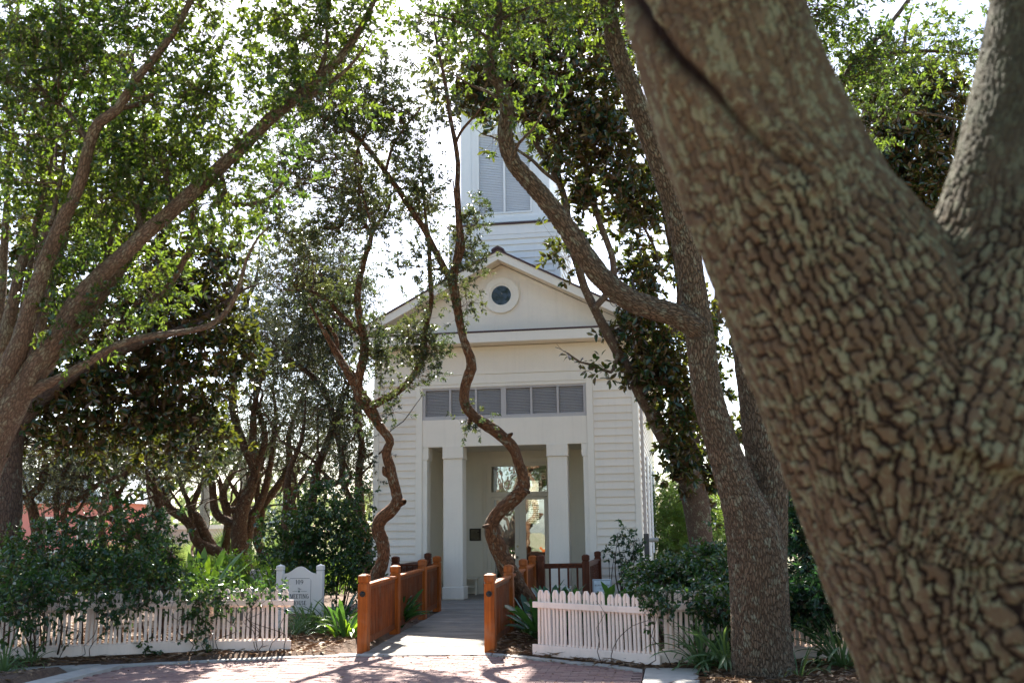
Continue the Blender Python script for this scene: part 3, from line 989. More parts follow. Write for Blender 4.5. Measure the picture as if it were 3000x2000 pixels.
lf1 = GY(1167, 1618, -2.75); rf1 = GY(1718, 1612, -2.75)
railing('railing', 'orange-stained timber railing on the left side of the boardwalk, big-leafed plant poking through', LXY, sp=.092)
railing('railing', 'orange-stained timber railing on the right of the boardwalk, crossed by the leaning trunk', RXY, sp=.092)
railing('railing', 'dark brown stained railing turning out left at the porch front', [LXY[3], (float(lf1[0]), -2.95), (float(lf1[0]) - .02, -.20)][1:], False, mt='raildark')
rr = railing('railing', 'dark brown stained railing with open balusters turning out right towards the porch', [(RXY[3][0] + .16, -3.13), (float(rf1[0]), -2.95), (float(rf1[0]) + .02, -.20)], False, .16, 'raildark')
lr = bpy.data.objects
# short rail joining the left run to its outward return
t = thing('railing', 'short dark brown railing joining the left boardwalk posts to the outward return', 'railing', (-.9, -3, 0), 'boardwalk railings')
for (nm, h0, h1, wd) in (('top_rail', .955, .995, .052), ('bottom_rail', .175, .265, .019)):
    MB().bbox(float(lf1[0]) + .075, -.915, -3.0 - wd, -3.0 + wd, h0, h1, .004).build(nm, M['raildark'], t)
for k in range(7):
    o = bpy.data.objects.new('baluster', PMS['raildark'][2]); o.location = (float(lf1[0]) + .14 + k * .115, -3.0, .26); o.scale = (1, 1, .69); put(o, t)

# ------------------------------------------------------------------ picket fences
PKM = []
for vr in range(3):
    w = .043
    m = MB().prism([(-w, 0), (w, 0), (w, .735), (.018 + vr * .002, .80), (-.018, .80), (-w, .735)], -.011, .011, 'y')
    m2 = m.mesh('picket'); m2.materials.append(M['picket']); PKM.append(m2)
# slotted pickets: two slats joined by a pointed head
SLM = []
for vr in range(2):
    m = MB()
    m.box(-.046, -.012, -.011, .011, 0, .69).box(.012, .046, -.0111, .0111, 0, .69)
    m.prism([(-.046, .6902), (-.0045, .6902), (-.0045, .80), (-.018, .80), (-.046, .752)], -.011, .011, 'y')
    m.prism([(.0045, .6902), (.046, .6902), (.046, .752), (.018, .80), (.0045, .80)], -.011, .011, 'y')
    m2 = m.mesh('picket'); m2.materials.append(M['picket']); SLM.append(m2)


def fence(label, pts, zb, base=True, sp=.123, cat='fence'):
    t = thing('picket_fence', label, cat, (pts[0][0], pts[0][1], 0), 'white picket fences')
    for i in range(len(pts) - 1):
        p0, p1 = Vector((pts[i][0], pts[i][1], zb[i])), Vector((pts[i + 1][0], pts[i + 1][1], zb[i + 1]))
        d = p1 - p0; L = d.length; u = d.normalized(); rz = math.atan2(d.y, d.x); ry = -math.asin(u.z)
        nrm = Vector((u.y, -u.x, 0))
        def bar(nm, h0, h1, y0, y1, e0=0.0, e1=0.0):
            o = MB().bbox(-e0, L + e1, y0, y1, h0, h1, .005).build(nm, M['picket']); COL.objects.unlink(o)
            o.location = p0; o.rotation_euler = (0, ry, rz); put(o, t)
        bar('top_rail', .625, .70, -.052, -.013, .04 if i == 0 else -.002, .04 if i == len(pts) - 2 else -.002)
        if base: bar('base_board', .03, .165, -.050, -.013, .05 if i == 0 else -.002, .03 if i == len(pts) - 2 else -.002)
        bar('back_rail', .60, .66, .013, .05)
        bar('back_rail', .12, .18, .013, .05)
        n = int(L / sp)
        for k in range(n):
            q_ = p0 + u * ((k + .5) * L / n)
            o = bpy.data.objects.new('picket', random.choice(SLM))
            q_ = q_ + u * random.gauss(0, .004)
            o.location = (q_.x, q_.y, q_.z + .05 + random.gauss(0, .007)); o.rotation_euler = (random.gauss(0, .015), random.gauss(0, .014), rz); put(o, t)
        po = MB().bbox(-.045, .045, .05, .14, 0, .60).build('post', M['picket'])
        COL.objects.unlink(po); po.location = p0 + u * .1; po.rotation_euler = (0, 0, rz); put(po, t)
    return t


fR = fence('white picket fence right of the boardwalk, bare and clean at its near end', [(2.03, -9.42), (3.62, -10.42)], [.0, -.01])
fR2 = fence('white picket fence panel behind the twin-stemmed trunk, half hidden by dark shrubs', [(3.66, -10.36), (5.15, -10.05), (7.6, -9.7)], [.03, .05, .05])
fL = fence('white picket fence left of the boardwalk, overgrown with climbing vine', [(-5.9, -11.3), (-3.9, -10.22), (-2.55, -9.60), (-1.42, -9.28)], [.04, .04, .04, .02])

# ------------------------------------------------------------------ signs and small fittings
def glyphs(txt, x, z, h, y, w_scale=1.0, thick=.16):
    """roman capitals drawn as strokes on a plane facing -y; returns an MB and the width used"""
    mb = MB()
    tk = h * thick; tn = tk * .42
    def V(x0, t=tk, z0=0, z1=1): mb.box(x0, x0 + t, y - .0015, y, z + z0 * h, z + z1 * h)
    def Hh(x0, x1, zz, t=tn): mb.box(x0, x1, y - .0016, y, z + zz * h, z + zz * h + t)
    def S(xc, zz): mb.box(xc - tk * .95, xc + tk * .95, y - .0014, y, z + zz, z + zz + tn * .8)
    def D(x0, z0, x1, z1, t):
        mb.prism([(x0, z + z0 * h), (x0 + t, z + z0 * h), (x1 + t, z + z1 * h), (x1, z + z1 * h)], y - .0017, y, 'y')
    def A(cx, cz, rx, rz, a0, a1, tw=tk, n=14):
        v, f = [], []
        for i in range(n + 1):
            a = math.radians(a0 + (a1 - a0) * i / n)
            t = tn + (tw - tn) * abs(math.cos(a))
            for (q, yy) in ((1, y - .0015), (0, y - .0015)):
                v.append((cx + (rx - (0 if q else t)) * math.cos(a), yy, z + cz * h + (rz - (0 if q else min(t, tn * 1.3))) * math.sin(a)))
        f = [(2 * i, 2 * i + 1, 2 * i + 3, 2 * i + 2) for i in range(n)]
        mb.add(v, f)
    x0 = x
    for ch in txt:
        w = {'M': .95, 'E': .66, 'T': .72, 'I': .32, 'N': .82, 'G': .80, 'H': .84, 'O': .84, 'U': .80, 'S': .58, '1': .42, '0': .60, '9': .60, 'h': .52, 'e': .46, ' ': .4}[ch] * h * w_scale
        if ch == 'M':
            V(x, tn * 1.2); V(x + w - tk); D(x + tn, 1, x + w * .45, 0, tk * .9); D(x + w * .48, 0, x + w - tk * .9, 1, tn); S(x + tn, 0); S(x + w - tk / 2, 0); S(x, 1 * h - tn)
        elif ch == 'E':
            V(x + tk * .3); Hh(x, x + w, 0); Hh(x, x + w * .93, 1 - tn / h); Hh(x + tk, x + w * .75, .5); V(x + w - tn, tn, 0, .26); V(x + w * .9 - tn, tn, .76, 1)
        elif ch == 'T':
            V(x + w / 2 - tk / 2); Hh(x, x + w, 1 - tn / h); V(x, tn, .76, 1); V(x + w - tn, tn, .76, 1); S(x + w / 2, 0)
        elif ch in 'I1':
            V(x + w / 2 - tk / 2); S(x + w / 2, 0)
            if ch == 'I': S(x + w / 2, h - tn)
            else: D(x + w * .1, .8, x + w / 2 - tn, .97, tn * 1.4)
        elif ch == 'N':
            V(x + tn, tn * 1.2); V(x + w - tn * 1.4, tn * 1.2); D(x + tn, 1, x + w - tk * 1.1, 0, tk); S(x + tn * 1.6, 0); S(x + w - tn, h - tn)
        elif ch == 'H':
            V(x + tk * .3); V(x + w - tk * 1.3); Hh(x + tk, x + w - tk, .5); [S(q, r) for q in (x + tk * .8, x + w - tk * .8) for r in (0, h - tn)]
        elif ch in 'O0':
            A(x + w / 2, .5, w / 2, h * .51, 0, 360, n=22)
        elif ch == 'G':
            A(x + w / 2, .5, w / 2, h * .51, 45, 325, n=18); V(x + w - tk, tk, .05, .45); S(x + w - tk * .6, .45 * h)
        elif ch == 'U':
            V(x + tk * .4, tk, .3, 1); V(x + w - tn * 1.5, tn * 1.1, .3, 1); A(x + w / 2, .32, w / 2 - tk * .35, h * .33, 180, 360); S(x + tk * .9, h - tn); S(x + w - tn, h - tn)
        elif ch == 'S':
            A(x + w / 2, .74, w * .42, h * .27, 20, 270); A(x + w / 2, .26, w * .46, h * .27, -160, 90)
        elif ch == '9':
            A(x + w / 2, .68, w / 2, h * .32, 0, 360, n=18); D(x + w * .3, 0, x + w * .86, .55, tk * .9)
        elif ch == 'h':
            V(x, tk, 0, 1); A(x + w * .55, .32, w * .42, h * .3, 0, 180); V(x + w * .97 - tk, tk, 0, .34)
        elif ch == 'e':
            A(x + w / 2, .30, w / 2, h * .31, 0, 320); Hh(x + tn, x + w - tn, .28)
        x += w + h * .11
    return mb, x - x0


SY = -6.0
sg = thing('house_sign', 'white sign board between two posts reading 109 The Meeting House', 'sign', (-2.5, SY, 0))
for (x0, x1) in ((-2.955, -2.845), (-2.235, -2.125)):
    p_ = MB().bbox(x0, x1, SY - .05, SY + .06, -.02, .99, .005).build('post', M['signw'], sg)
    MB().bbox(x0 - .004, x1 + .004, SY - .054, SY + .064, .995, 1.07, .006).add(
        [(x0 - .004, SY - .054, 1.0702), (x1 + .004, SY - .054, 1.0702), (x1 + .004, SY + .064, 1.0702), (x0 - .004, SY + .064, 1.0702), ((x0 + x1) / 2, SY + .005, 1.10)],
        [(0, 1, 4), (1, 2, 4), (2, 3, 4), (3, 0, 4)]).build('post_cap', M['signw'], p_)
prof = [(-2.84, .28), (-2.24, .28), (-2.24, .93), (-2.27, .93)]
for i in range(25):
    t_ = 1 - i / 24
    xx = -2.84 + .03 + t_ * .54
    sft = (math.cos((t_ - .5) * 2 * math.pi) + 1) / 2
    prof.append((xx, .945 + .115 * sft ** 1.1))
prof += [(-2.81, .93), (-2.84, .93)]
bd = MB().prism(prof, SY - .02, SY + .02, 'y').build('board', M['signw'], sg)
yb = SY - .0205
fr = MB(); t_ = .0055
x0, x1, z0, z1 = -2.745, -2.335, .34, .865
c_ = .035
fr.box(x0 + c_, x1 - c_, yb - .0015, yb, z1 - t_, z1).box(x0 + c_, x1 - c_, yb - .0015, yb, z0, z0 + t_)
fr.box(x0, x0 + t_, yb - .0015, yb, z0 + c_, z1 - c_).box(x1 - t_, x1, yb - .0015, yb, z0 + c_, z1 - c_)
for (ax, az, bx, bz) in ((x0, z1 - c_, x0 + c_, z1), (x1 - t_, z1 - c_, x1 - c_, z1), (x0, z0 + c_, x0 + c_, z0), (x1 - t_, z0 + c_, x1 - c_, z0)):
    fr.add([(ax, yb - .0015, az), (ax + t_, yb - .0015, az), (bx + t_ * .2, yb - .0015, bz - t_ if bz > az else bz + t_), (bx, yb - .0015, bz)], [(0, 1, 2, 3)])
fr.build('border', M['print'], bd)
def word(txt, cx, z, h, mat, ws=1.0):
    _, w_ = glyphs(txt, 0, z, h, yb, ws)
    mb, _ = glyphs(txt, cx - w_ / 2 + h * .05, z, h, yb - .0005, ws)
    return mb.build('lettering', M[mat], bd)
word('109', -2.545, .765, .075, 'print')
word('Th', -2.552, .672, .034, 'print', .9); word('e', -2.515, .672, .034, 'print', .9)
fr = MB().box(-2.665, -2.575, yb - .0015, yb, .643, .648).box(-2.52, -2.41, yb - .0015, yb, .643, .648).box(-2.562, -2.534, yb - .002, yb, .630, .660)
fr.build('ornament', M['printg'], bd)
word('MEETING', -2.54, .528, .072, 'print', .80)
word('HOUSE', -2.54, .418, .072, 'print', .82)

# security notice on a stake
a = GY(1736, 1696, -5.0); b = GY(1792, 1735, -5.0)
ss = thing('yard_sign', 'small pale blue security camera notice on a stake before the right porch wall', 'sign', (float((a[0] + b[0]) / 2), -5, 0))
sx0, sx1, sz0, sz1 = float(a[0]), float(b[0]), float(b[2]), float(a[2])
sb = MB().bbox(sx0, sx1, -5.01, -4.99, sz0, sz1, .003).build('board', M['bluesign'], ss)
MB().box((sx0 + sx1) / 2 - .012, (sx0 + sx1) / 2 + .012, -4.989, -4.97, 0.0, sz1 - .03).build('stake', M['greywood'], ss)
fr = MB()
fr.box(sx0 + .012, sx1 - .012, -5.0125, -5.0105, sz1 - .02, sz1 - .014).box(sx0 + .012, sx1 - .012, -5.0125, -5.0105, sz0 + .012, sz0 + .018)
fr.box(sx0 + .012, sx0 + .018, -5.0126, -5.0105, sz0 + .018, sz1 - .02).box(sx1 - .018, sx1 - .012, -5.0126, -5.0105, sz0 + .018, sz1 - .02)
fr.build('border', M['print'], sb)
for (txt, zz, size) in (('SECURITY CAMERAS', .5, .033), ('IN USE', .25, .03)):
    cu = bpy.data.curves.new('lettering', 'FONT')
    cu.body, cu.size, cu.align_x, cu.extrude = txt, size, 'CENTER', .0005
    oc = bpy.data.objects.new('scratch', cu); COL.objects.link(oc)
    lm_ = bpy.data.meshes.new_from_object(oc.evaluated_get(bpy.context.evaluated_depsgraph_get()))
    bpy.data.objects.remove(oc); lm_.materials.clear(); lm_.materials.append(M['print'])
    o = bpy.data.objects.new('lettering', lm_)
    o.location = ((sx0 + sx1) / 2, -5.0125, sz0 + (sz1 - sz0) * zz); o.rotation_euler = (RAD(90), 0, 0); o.scale = (.86, 1.1, 1)
    put(o, sb)

# weathered post and pipe at the right corner of the house
a = GY(1893, 1562, -.35)
gp = thing('meter_post', 'weathered grey timber post with a pipe stub at the right corner of the house', 'post', (float(a[0]), -.35, 0))
MB().bbox(float(a[0]) - .055, float(a[0]) + .055, -.40, -.30, -.05, float(a[2]), .006).build('post', M['greywood'], gp)
MB().cyl((float(a[0]) + .05, -.35, float(a[2]) - .14), (float(a[0]) + .26, -.33, float(a[2]) - .14), .045).build('pipe_stub', M['concrete'], gp)
# hanging hook lamp on the right fence
a = GY(1968, 1800, -10.36)
hk = thing('fence_lantern', 'small grey metal lantern hanging on the fence right of its bend', 'lantern', (float(a[0]), -10.4, float(a[2])))
ax, az = float(a[0]), float(a[2])
MB().cyl((ax, -10.42, az + .075), (ax, -10.42, az + .02), .006, .006, 8).build('hanger', M['black'], hk)
MB().cyl((ax, -10.42, az - .03), (ax, -10.42, az + .02), .036, .016, 14).build('shade', M['lead'], hk)
MB().ball((ax, -10.42, az - .032), .02, 10, 6).build('bulb', M['signw'], hk, True)

# ------------------------------------------------------------------ trees: tubes, leaves, crowns
def norm(v):
    return v / np.maximum(np.linalg.norm(v, axis=-1, keepdims=True), 1e-9)


def spline(P_, R_, step):
    """Catmull-Rom through the control points, sampled about every `step` metres"""
    P_, R_ = np.asarray(P_, float), np.asarray(R_, float)
    if len(P_) == 2:
        n = max(2, int(np.linalg.norm(P_[1] - P_[0]) / step))
        t = np.linspace(0, 1, n + 1)[:, None]
        return P_[0] * (1 - t) + P_[1] * t, R_[0] * (1 - t[:, 0]) + R_[1] * t[:, 0]
    Q = np.vstack([2 * P_[0] - P_[1], P_, 2 * P_[-1] - P_[-2]])
    out, rad = [], []
    for i in range(len(P_) - 1):
        a, b, c, d = Q[i], Q[i + 1], Q[i + 2], Q[i + 3]
        n = max(2, int(np.linalg.norm(c - b) / step))
        t = np.linspace(0, 1, n, endpoint=False)[:, None]
        out.append(.5 * ((2 * b) + (c - a) * t + (2 * a - 5 * b + 4 * c - d) * t ** 2 + (3 * b - a - 3 * c + d) * t ** 3))
        rad.append(R_[i] * (1 - t[:, 0]) + R_[i + 1] * t[:, 0])
    out.append(P_[-1:]); rad.append(R_[-1:])
    return np.vstack(out), np.concatenate(rad)


class Tubes:
    def __init__(self, seed=0):
        self.v, self.q, self.b, self.n = [], [], [], 0
        self.pts, self.prad = [], []
        self.rng = np.random.default_rng(seed)

    def tube(self, P_, R_, seg=10, step=.12, wob=.06, keep=True):
        C_, rr = spline(P_, R_, step)
        m = len(C_)
        T_ = norm(np.gradient(C_, axis=0))
        a = np.cross(T_[0], [0.31, 0.2, 0.93]); a /= np.linalg.norm(a)
        fr = []
        for i in range(m):
            a = a - T_[i] * (a @ T_[i]); a /= np.linalg.norm(a)
            fr.append(a.copy())
        A = np.array(fr); B = np.cross(T_, A)
        th = np.linspace(0, 2 * np.pi, seg, endpoint=False)
        ph = self.rng.uniform(0, 6.28, 3)
        ln = np.concatenate([[0], np.cumsum(np.linalg.norm(np.diff(C_, axis=0), axis=1))])
        w = 1 + wob * (np.sin(ln[:, None] * 5 + th * 2 + ph[0]) * .6 + np.sin(ln[:, None] * 13 + th * 3 + ph[1]) * .4)
        w = w + self.rng.normal(0, wob * .35, (m, seg))
        r = rr[:, None] * w
        V_ = C_[:, None] + A[:, None] * (r * np.cos(th))[..., None] + B[:, None] * (r * np.sin(th))[..., None]
        off = self.rng.uniform(0, 40)
        bk = np.stack([rr[:, None] * np.cos(th), rr[:, None] * np.sin(th), np.broadcast_to(ln[:, None] + off, (m, seg))], -1)
        i, j = np.meshgrid(np.arange(m - 1), np.arange(seg), indexing='ij')
        k = (j + 1) % seg
        q = np.stack([i * seg + j, i * seg + k, (i + 1) * seg + k, (i + 1) * seg + j], -1).reshape(-1, 4) + self.n
        self.v.append(V_.reshape(-1, 3)); self.b.append(bk.reshape(-1, 3)); self.q.append(q)
        self.n += m * seg
        if keep:
            self.pts.append(C_); self.prad.append(rr)
        return C_, rr

    def sticks(self, A0, A1, r0, r1):
        """many straight three-sided twigs at once"""
        n = len(A0)
        if n == 0: return
        d = norm(A1 - A0)
        s = norm(np.cross(d, np.array([.3, .5, .81])))
        t = np.cross(d, s)
        V_ = []
        for (p, r) in ((A0, r0), (A1, r1)):
            for k in range(3):
                an = 2 * np.pi * k / 3
                V_.append(p + s * (r * math.cos(an)) + t * (r * math.sin(an)))
        V_ = np.stack(V_, 1)
        base = np.arange(n)[:, None] * 6 + self.n
        q = np.concatenate([base + np.array([[k, (k + 1) % 3, 3 + (k + 1) % 3, 3 + k]]) for k in range(3)])
        self.v.append(V_.reshape(-1, 3)); self.q.append(q); self.b.append(V_.reshape(-1, 3) * np.array([1, 1, .5]))
        self.n += n * 6

    def build(self, name, mat, parent):
        return obj(name, mesh_np(name, np.vstack(self.v), np.vstack(self.q), {'bark': np.vstack(self.b)}, True), mat, parent)


def leaf_geo(base, d, nrm, L, W, six):
    """folded leaves; base, direction, normal (N,3); returns verts, quad faces"""
    s = norm(np.cross(d, nrm)); nn = np.cross(s, d)
    L, W = L[:, None], W[:, None]
    n = len(base)
    if not six:
        V_ = np.stack([base, base + d * L * .45 + s * W * .5 + nn * W * .16, base + d * L - nn * L * .10, base + d * L * .45 - s * W * .5 + nn * W * .16], 1)
        k = 4
        idx = np.arange(n)[:, None] * 4
        return V_.reshape(-1, 3), np.concatenate([idx + [[0, 1, 2]], idx + [[0, 2, 3]]])
    V_ = np.stack([base, base + d * L * .33 + s * W * .40 + nn * W * .12, base + d * L * .70 + s * W * .46 + nn * W * .10 - nn * L * .03,
                   base + d * L - nn * L * .12, base + d * L * .70 - s * W * .46 + nn * W * .10 - nn * L * .03, base + d * L * .33 - s * W * .40 + nn * W * .12], 1)
    idx = np.arange(n)[:, None] * 6
    return V_.reshape(-1, 3), np.concatenate([idx + [[0, 1, 2, 3]], idx + [[0, 3, 4, 5]]])


def leaves_on(rng, base, d, slen, nleaf, L, W, six, spread=.8, droop=.15, upn=.6):
    """leaves along sprays: base (S,3), direction d (S,3), length slen (S,)"""
    S_ = len(base)
    t = rng.uniform(.12, 1.0, (S_, nleaf)) ** .8
    ref = norm(rng.normal(0, 1, (S_, 3)))
    p = norm(np.cross(d, ref)); q = np.cross(d, p)
    th = rng.uniform(0, 2 * np.pi, (S_, nleaf))
    rad = p[:, None] * np.cos(th)[..., None] + q[:, None] * np.sin(th)[..., None]
    ld = norm(d[:, None] * rng.uniform(.25, .9, (S_, nleaf, 1)) + rad * spread + np.array([0, 0, -droop]))
    b = base[:, None] + d[:, None] * (slen[:, None] * t)[..., None]
    nr = norm(np.array([0, 0, upn]) + rng.normal(0, .55, (S_, nleaf, 3)))
    n = S_ * nleaf
    Ls = L * rng.uniform(.65, 1.2, n); Ws = W * rng.uniform(.75, 1.2, n)
    return leaf_geo(b.reshape(-1, 3), ld.reshape(-1, 3), nr.reshape(-1, 3), Ls, Ws, six)


class Crown:
    def __init__(self, tubes, seed):
        self.t = tubes
        self.rng = np.random.default_rng(seed)
        self.v, self.f, self.n = [], [], 0

    def add(self, v, f):
        self.v.append(v); self.f.append(f + self.n); self.n += len(v)

    def nearest(self, P_):
        A = np.vstack(self.t.pts); R_ = np.concatenate(self.t.prad)
        out = []
        for p in P_:
            dd = np.linalg.norm(A - p, axis=1) + np.maximum(A[:, 2] - p[2], 0) * .6
            i = int(np.argmin(dd)); out.append((A[i], R_[i]))
        return out

    def cloud(self, px, py, dep, rx, ry, rd, ncl, leaf, nspr=9, nleaf=14, sig=.16, slen=.26, link=True, twig=True, up=.25):
        """clusters of sprays inside an ellipsoid given by its pixel centre, distance and half sizes"""
        rng = self.rng
        c = PD(px, py, dep)
        k = dep / F
        u = norm(rng.normal(0, 1, (ncl, 3))) * rng.uniform(0, 1, (ncl, 1)) ** .45
        cc = c + RT * u[:, :1] * rx * k + UP * u[:, 1:2] * ry * k + FW * u[:, 2:] * rd
        cc = cc[cc[:, 2] > .3]
        if link:
            for p, (a, ra) in zip(cc, self.nearest(cc)):
                L_ = np.linalg.norm(p - a)
                if L_ > 3.2 or L_ < .05: continue
                mid = (a + p) / 2 + rng.normal(0, .10 * L_, 3) + np.array([0, 0, -.06 * L_])
                m2 = a * .8 + p * .2 + rng.normal(0, .05 * L_, 3)
                r_ = min(ra * .45, .006 + .006 * L_)
                self.t.tube([a, m2, mid, p], [r_, r_ * .8, r_ * .6, r_ * .25], 5, .12, .05, False)
        self.sprays(cc, leaf, nspr, nleaf, sig, slen, twig, up, c)

    def sprays(self, cc, leaf, nspr, nleaf, sig, slen, twig=True, up=.25, centre=None):
        rng = self.rng
        S_ = len(cc) * nspr
        if S_ == 0: return
        ctr = np.repeat(cc, nspr, 0)
        off = rng.normal(0, sig, (S_, 3))
        base = ctr + off
        out = norm(off + rng.normal(0, sig * .6, (S_, 3)) + np.array([0, 0, up * sig]))
        sl = slen * rng.uniform(.6, 1.3, S_)
        if twig:
            self.t.sticks(ctr + off * .1, base, .0028, .0022)
            self.t.sticks(base, base + out * sl[:, None], .0022, .001)
        self.add(*leaves_on(rng, base, out, sl, nleaf, leaf['L'], leaf['W'], leaf.get('six', False), leaf.get('spread', .8), leaf.get('droop', .15)))

    def along(self, C_, n, leaf, nspr=5, nleaf=12, sig=.10, slen=.2, off=.12):
        """clusters close to a limb's centre line"""
        rng = self.rng
        i = rng.integers(0, len(C_), n)
        self.sprays(C_[i] + rng.normal(0, off, (n, 3)), leaf, nspr, nleaf, sig, slen)

    def build(self, name, mat, parent):
        o = obj(name, mesh_np(name, np.vstack(self.v), np.vstack(self.f)), mat, parent)
        return tag(o, kind='stuff')


def limb(tb, pts, d0, d1=None, seg=10, step=.12, wob=.06, tip=True):
    """pts: (px, py, width_px) along the limb as seen in the photograph, d0..d1 its distance from start to end"""
    d1 = d0 if d1 is None else d1
    n = len(pts)
    P_, R_ = [], []
    for i, (x, y, w) in enumerate(pts):
        d = d0 + (d1 - d0) * i / (n - 1)
        P_.append(PD(x, y, d)); R_.append(w / 2 * d / F)
    if tip and pts[-1][2] < .75 * pts[0][2]:
        e = P_[-1] - P_[-2]; e = e / np.linalg.norm(e)
        L_ = R_[-1] * 22
        P_.append(P_[-1] + e * L_ * .5 + tb.rng.normal(0, .08, 3) * L_); R_.append(R_[-1] * .55)
        P_.append(P_[-1] + e * L_ * .5 + tb.rng.normal(0, .12, 3) * L_ + [0, 0, .1 * L_]); R_.append(R_[-2] * .12)
    return tb.tube(P_, R_, seg, step, wob)


def root(tb, px, py, w, d, seg=14, flare=1.5, wob=.07):
    """straight down from a pixel to the ground, widening at the foot"""
    p = PD(px, py, d); r = w / 2 * d / F
    h = p[2] + .15
    return tb.tube([p, p - [0, 0, h * .55], p - [0, 0, h * .85], p - [0, 0, h]], [r, r * 1.05, r * (1 + (flare - 1) * .5), r * flare], seg, .1, wob)


def tree(name, label, px, py, d, cat='tree', group=None):
    g_ = PD(px, py, d)
    return thing(name, label, cat, (float(g_[0]), float(g_[1]), 0), group)


OAK = dict(L=.070, W=.030)
SCR = dict(L=.066, W=.026, spread=.9)
GRV = dict(L=.075, W=.030, spread=.9)
MAG = dict(L=.155, W=.062, six=True, spread=1.0, droop=.1)

# ---- foreground oak: thick leaning trunk that forks, voxel-merged, then given real bark plates
def voronoi3(P_, seed=3):
    """F2-F1 and the id of the nearest cell of a jittered grid"""
    ci = np.floor(P_).astype(np.int64)
    F1 = np.full(len(P_), 9.0); F2 = np.full(len(P_), 9.0); idn = np.zeros(len(P_))
    for dx in (-1, 0, 1):
        for dy in (-1, 0, 1):
            for dz in (-1, 0, 1):
                c = ci + [dx, dy, dz]
                h = (c[:, 0] * 73856093 ^ c[:, 1] * 19349663 ^ c[:, 2] * 83492791 ^ seed * 9781) & 0xffffffff
                rnds = []
                for k in range(3):
                    h = (h * 1664525 + 1013904223) & 0xffffffff
                    rnds.append(((h >> 8) & 0xffff) / 65535.0)
                q = c + np.stack(rnds, 1)
                dd = np.linalg.norm(P_ - q, axis=1)
                near = dd < F1
                F2 = np.where(near, F1, np.minimum(F2, dd))
                idn = np.where(near, rnds[0], idn)
                F1 = np.where(near, dd, F1)
    return F2 - F1, idn


def merged_trunk(name, axes, voxel, smooth_it):
    """axes: list of (points, radii); returns verts and quads of their smooth union"""
    tb = Tubes(5)
    for (P_, R_) in axes:
        C_, rr = spline(P_, R_, voxel * 4)
        C_ = np.vstack([C_[0] - (C_[1] - C_[0]) * .02, C_, C_[-1] + (C_[-1] - C_[-2]) * .02])
        rr = np.concatenate([[.001], rr, [.001]])
        tb.tube(C_, rr, 28, 99, 0.0)
    me = mesh_np(name, np.vstack(tb.v), np.vstack(tb.q))
    o = bpy.data.objects.new('scratch', me); COL.objects.link(o)
    md = o.modifiers.new('r', 'REMESH'); md.mode = 'VOXEL'; md.voxel_size = voxel
    s = o.modifiers.new('s', 'SMOOTH'); s.iterations = smooth_it; s.factor = .5
    dg = bpy.context.evaluated_depsgraph_get()
    m2 = bpy.data.meshes.new_from_object(o.evaluated_get(dg))
    n = len(m2.vertices)
    v = np.empty(n * 3); m2.vertices.foreach_get('co', v); v = v.reshape(-1, 3)
    nr = np.empty(n * 3); m2.vertices.foreach_get('normal', nr); nr = nr.reshape(-1, 3)
    ls = np.empty(len(m2.loops), np.int32); m2.loops.foreach_get('vertex_index', ls)
    q = ls.reshape(-1, 4)
    bpy.data.objects.remove(o); bpy.data.meshes.remove(me); bpy.data.meshes.remove(m2)
    return v, nr, q


def bark_coords(v, axes):
    """(around, around, along) coordinates from the nearest axis"""
    best = np.full(len(v), 9e9); out = np.zeros((len(v), 3))
    for ai, (P_, R_) in enumerate(axes):
        C_, rr = spline(P_, R_, .06)
        T_ = norm(np.gradient(C_, axis=0))
        a = np.cross(T_[0], [.31, .2, .93]); fr = []
        for i in range(len(C_)):
            a = a - T_[i] * (a @ T_[i]); a /= np.linalg.norm(a); fr.append(a.copy())
        A = np.array(fr); B = np.cross(T_, A)
        ln = np.concatenate([[0], np.cumsum(np.linalg.norm(np.diff(C_, axis=0), axis=1))])
        for s0 in range(0, len(v), 20000):
            p = v[s0:s0 + 20000]
            dd = ((p[:, None] - C_[None]) ** 2).sum(-1)
            i = dd.argmin(1); dm = np.sqrt(dd[np.arange(len(p)), i]) / rr[i]
            w = p - C_[i]
            th = np.arctan2((w * B[i]).sum(1), (w * A[i]).sum(1))
            al = ln[i] + (w * T_[i]).sum(1)
            bc = np.stack([rr[i] * np.cos(th), rr[i] * np.sin(th), al + ai * 7.3], 1)
            m = dm < best[s0:s0 + 20000]
            out[s0:s0 + 20000][m] = bc[m]; best[s0:s0 + 20000][m] = dm[m]
    return out


def px_axis(pts, d0, d1):
    P_, R_ = [], []
    for i, (x, y, r) in enumerate(pts):
        d = d0 + (d1 - d0) * i / (len(pts) - 1)
        P_.append(PD(x, y, d)); R_.append(r * d / F)
    return np.array(P_), np.array(R_)


fo = tree('leaning_oak', 'huge lichen-spotted oak trunk leaning across the foreground right, forking above', 3150, 2930, 3.4)
ax1 = px_axis([(3130, 3020, 560), (3085, 2500, 490), (2985, 2000, 442), (2865, 1700, 425), (2735, 1400, 400), (2600, 1130, 372), (2465, 880, 335), (2325, 640, 292), (2190, 350, 268), (2075, 0, 250), (1985, -330, 225)], 3.40, 3.46)
ax2 = px_axis([(2800, 1400, 330), (2905, 1080, 318), (2985, 780, 268), (3050, 480, 232), (3105, 150, 218), (3165, -330, 195)], 3.24, 3.62)
v, nr, q = merged_trunk('trunk', [ax1, ax2], .0092, 40)
bc = bark_coords(v, [ax1, ax2])
wrp = (np.stack([vnoise(bc[:, 0] + bc[:, 2], bc[:, 1], 7, 4), vnoise(bc[:, 1] + bc[:, 2], bc[:, 0], 7, 5), vnoise(bc[:, 2], bc[:, 0] - bc[:, 1], 7, 6)], 1) - .5)
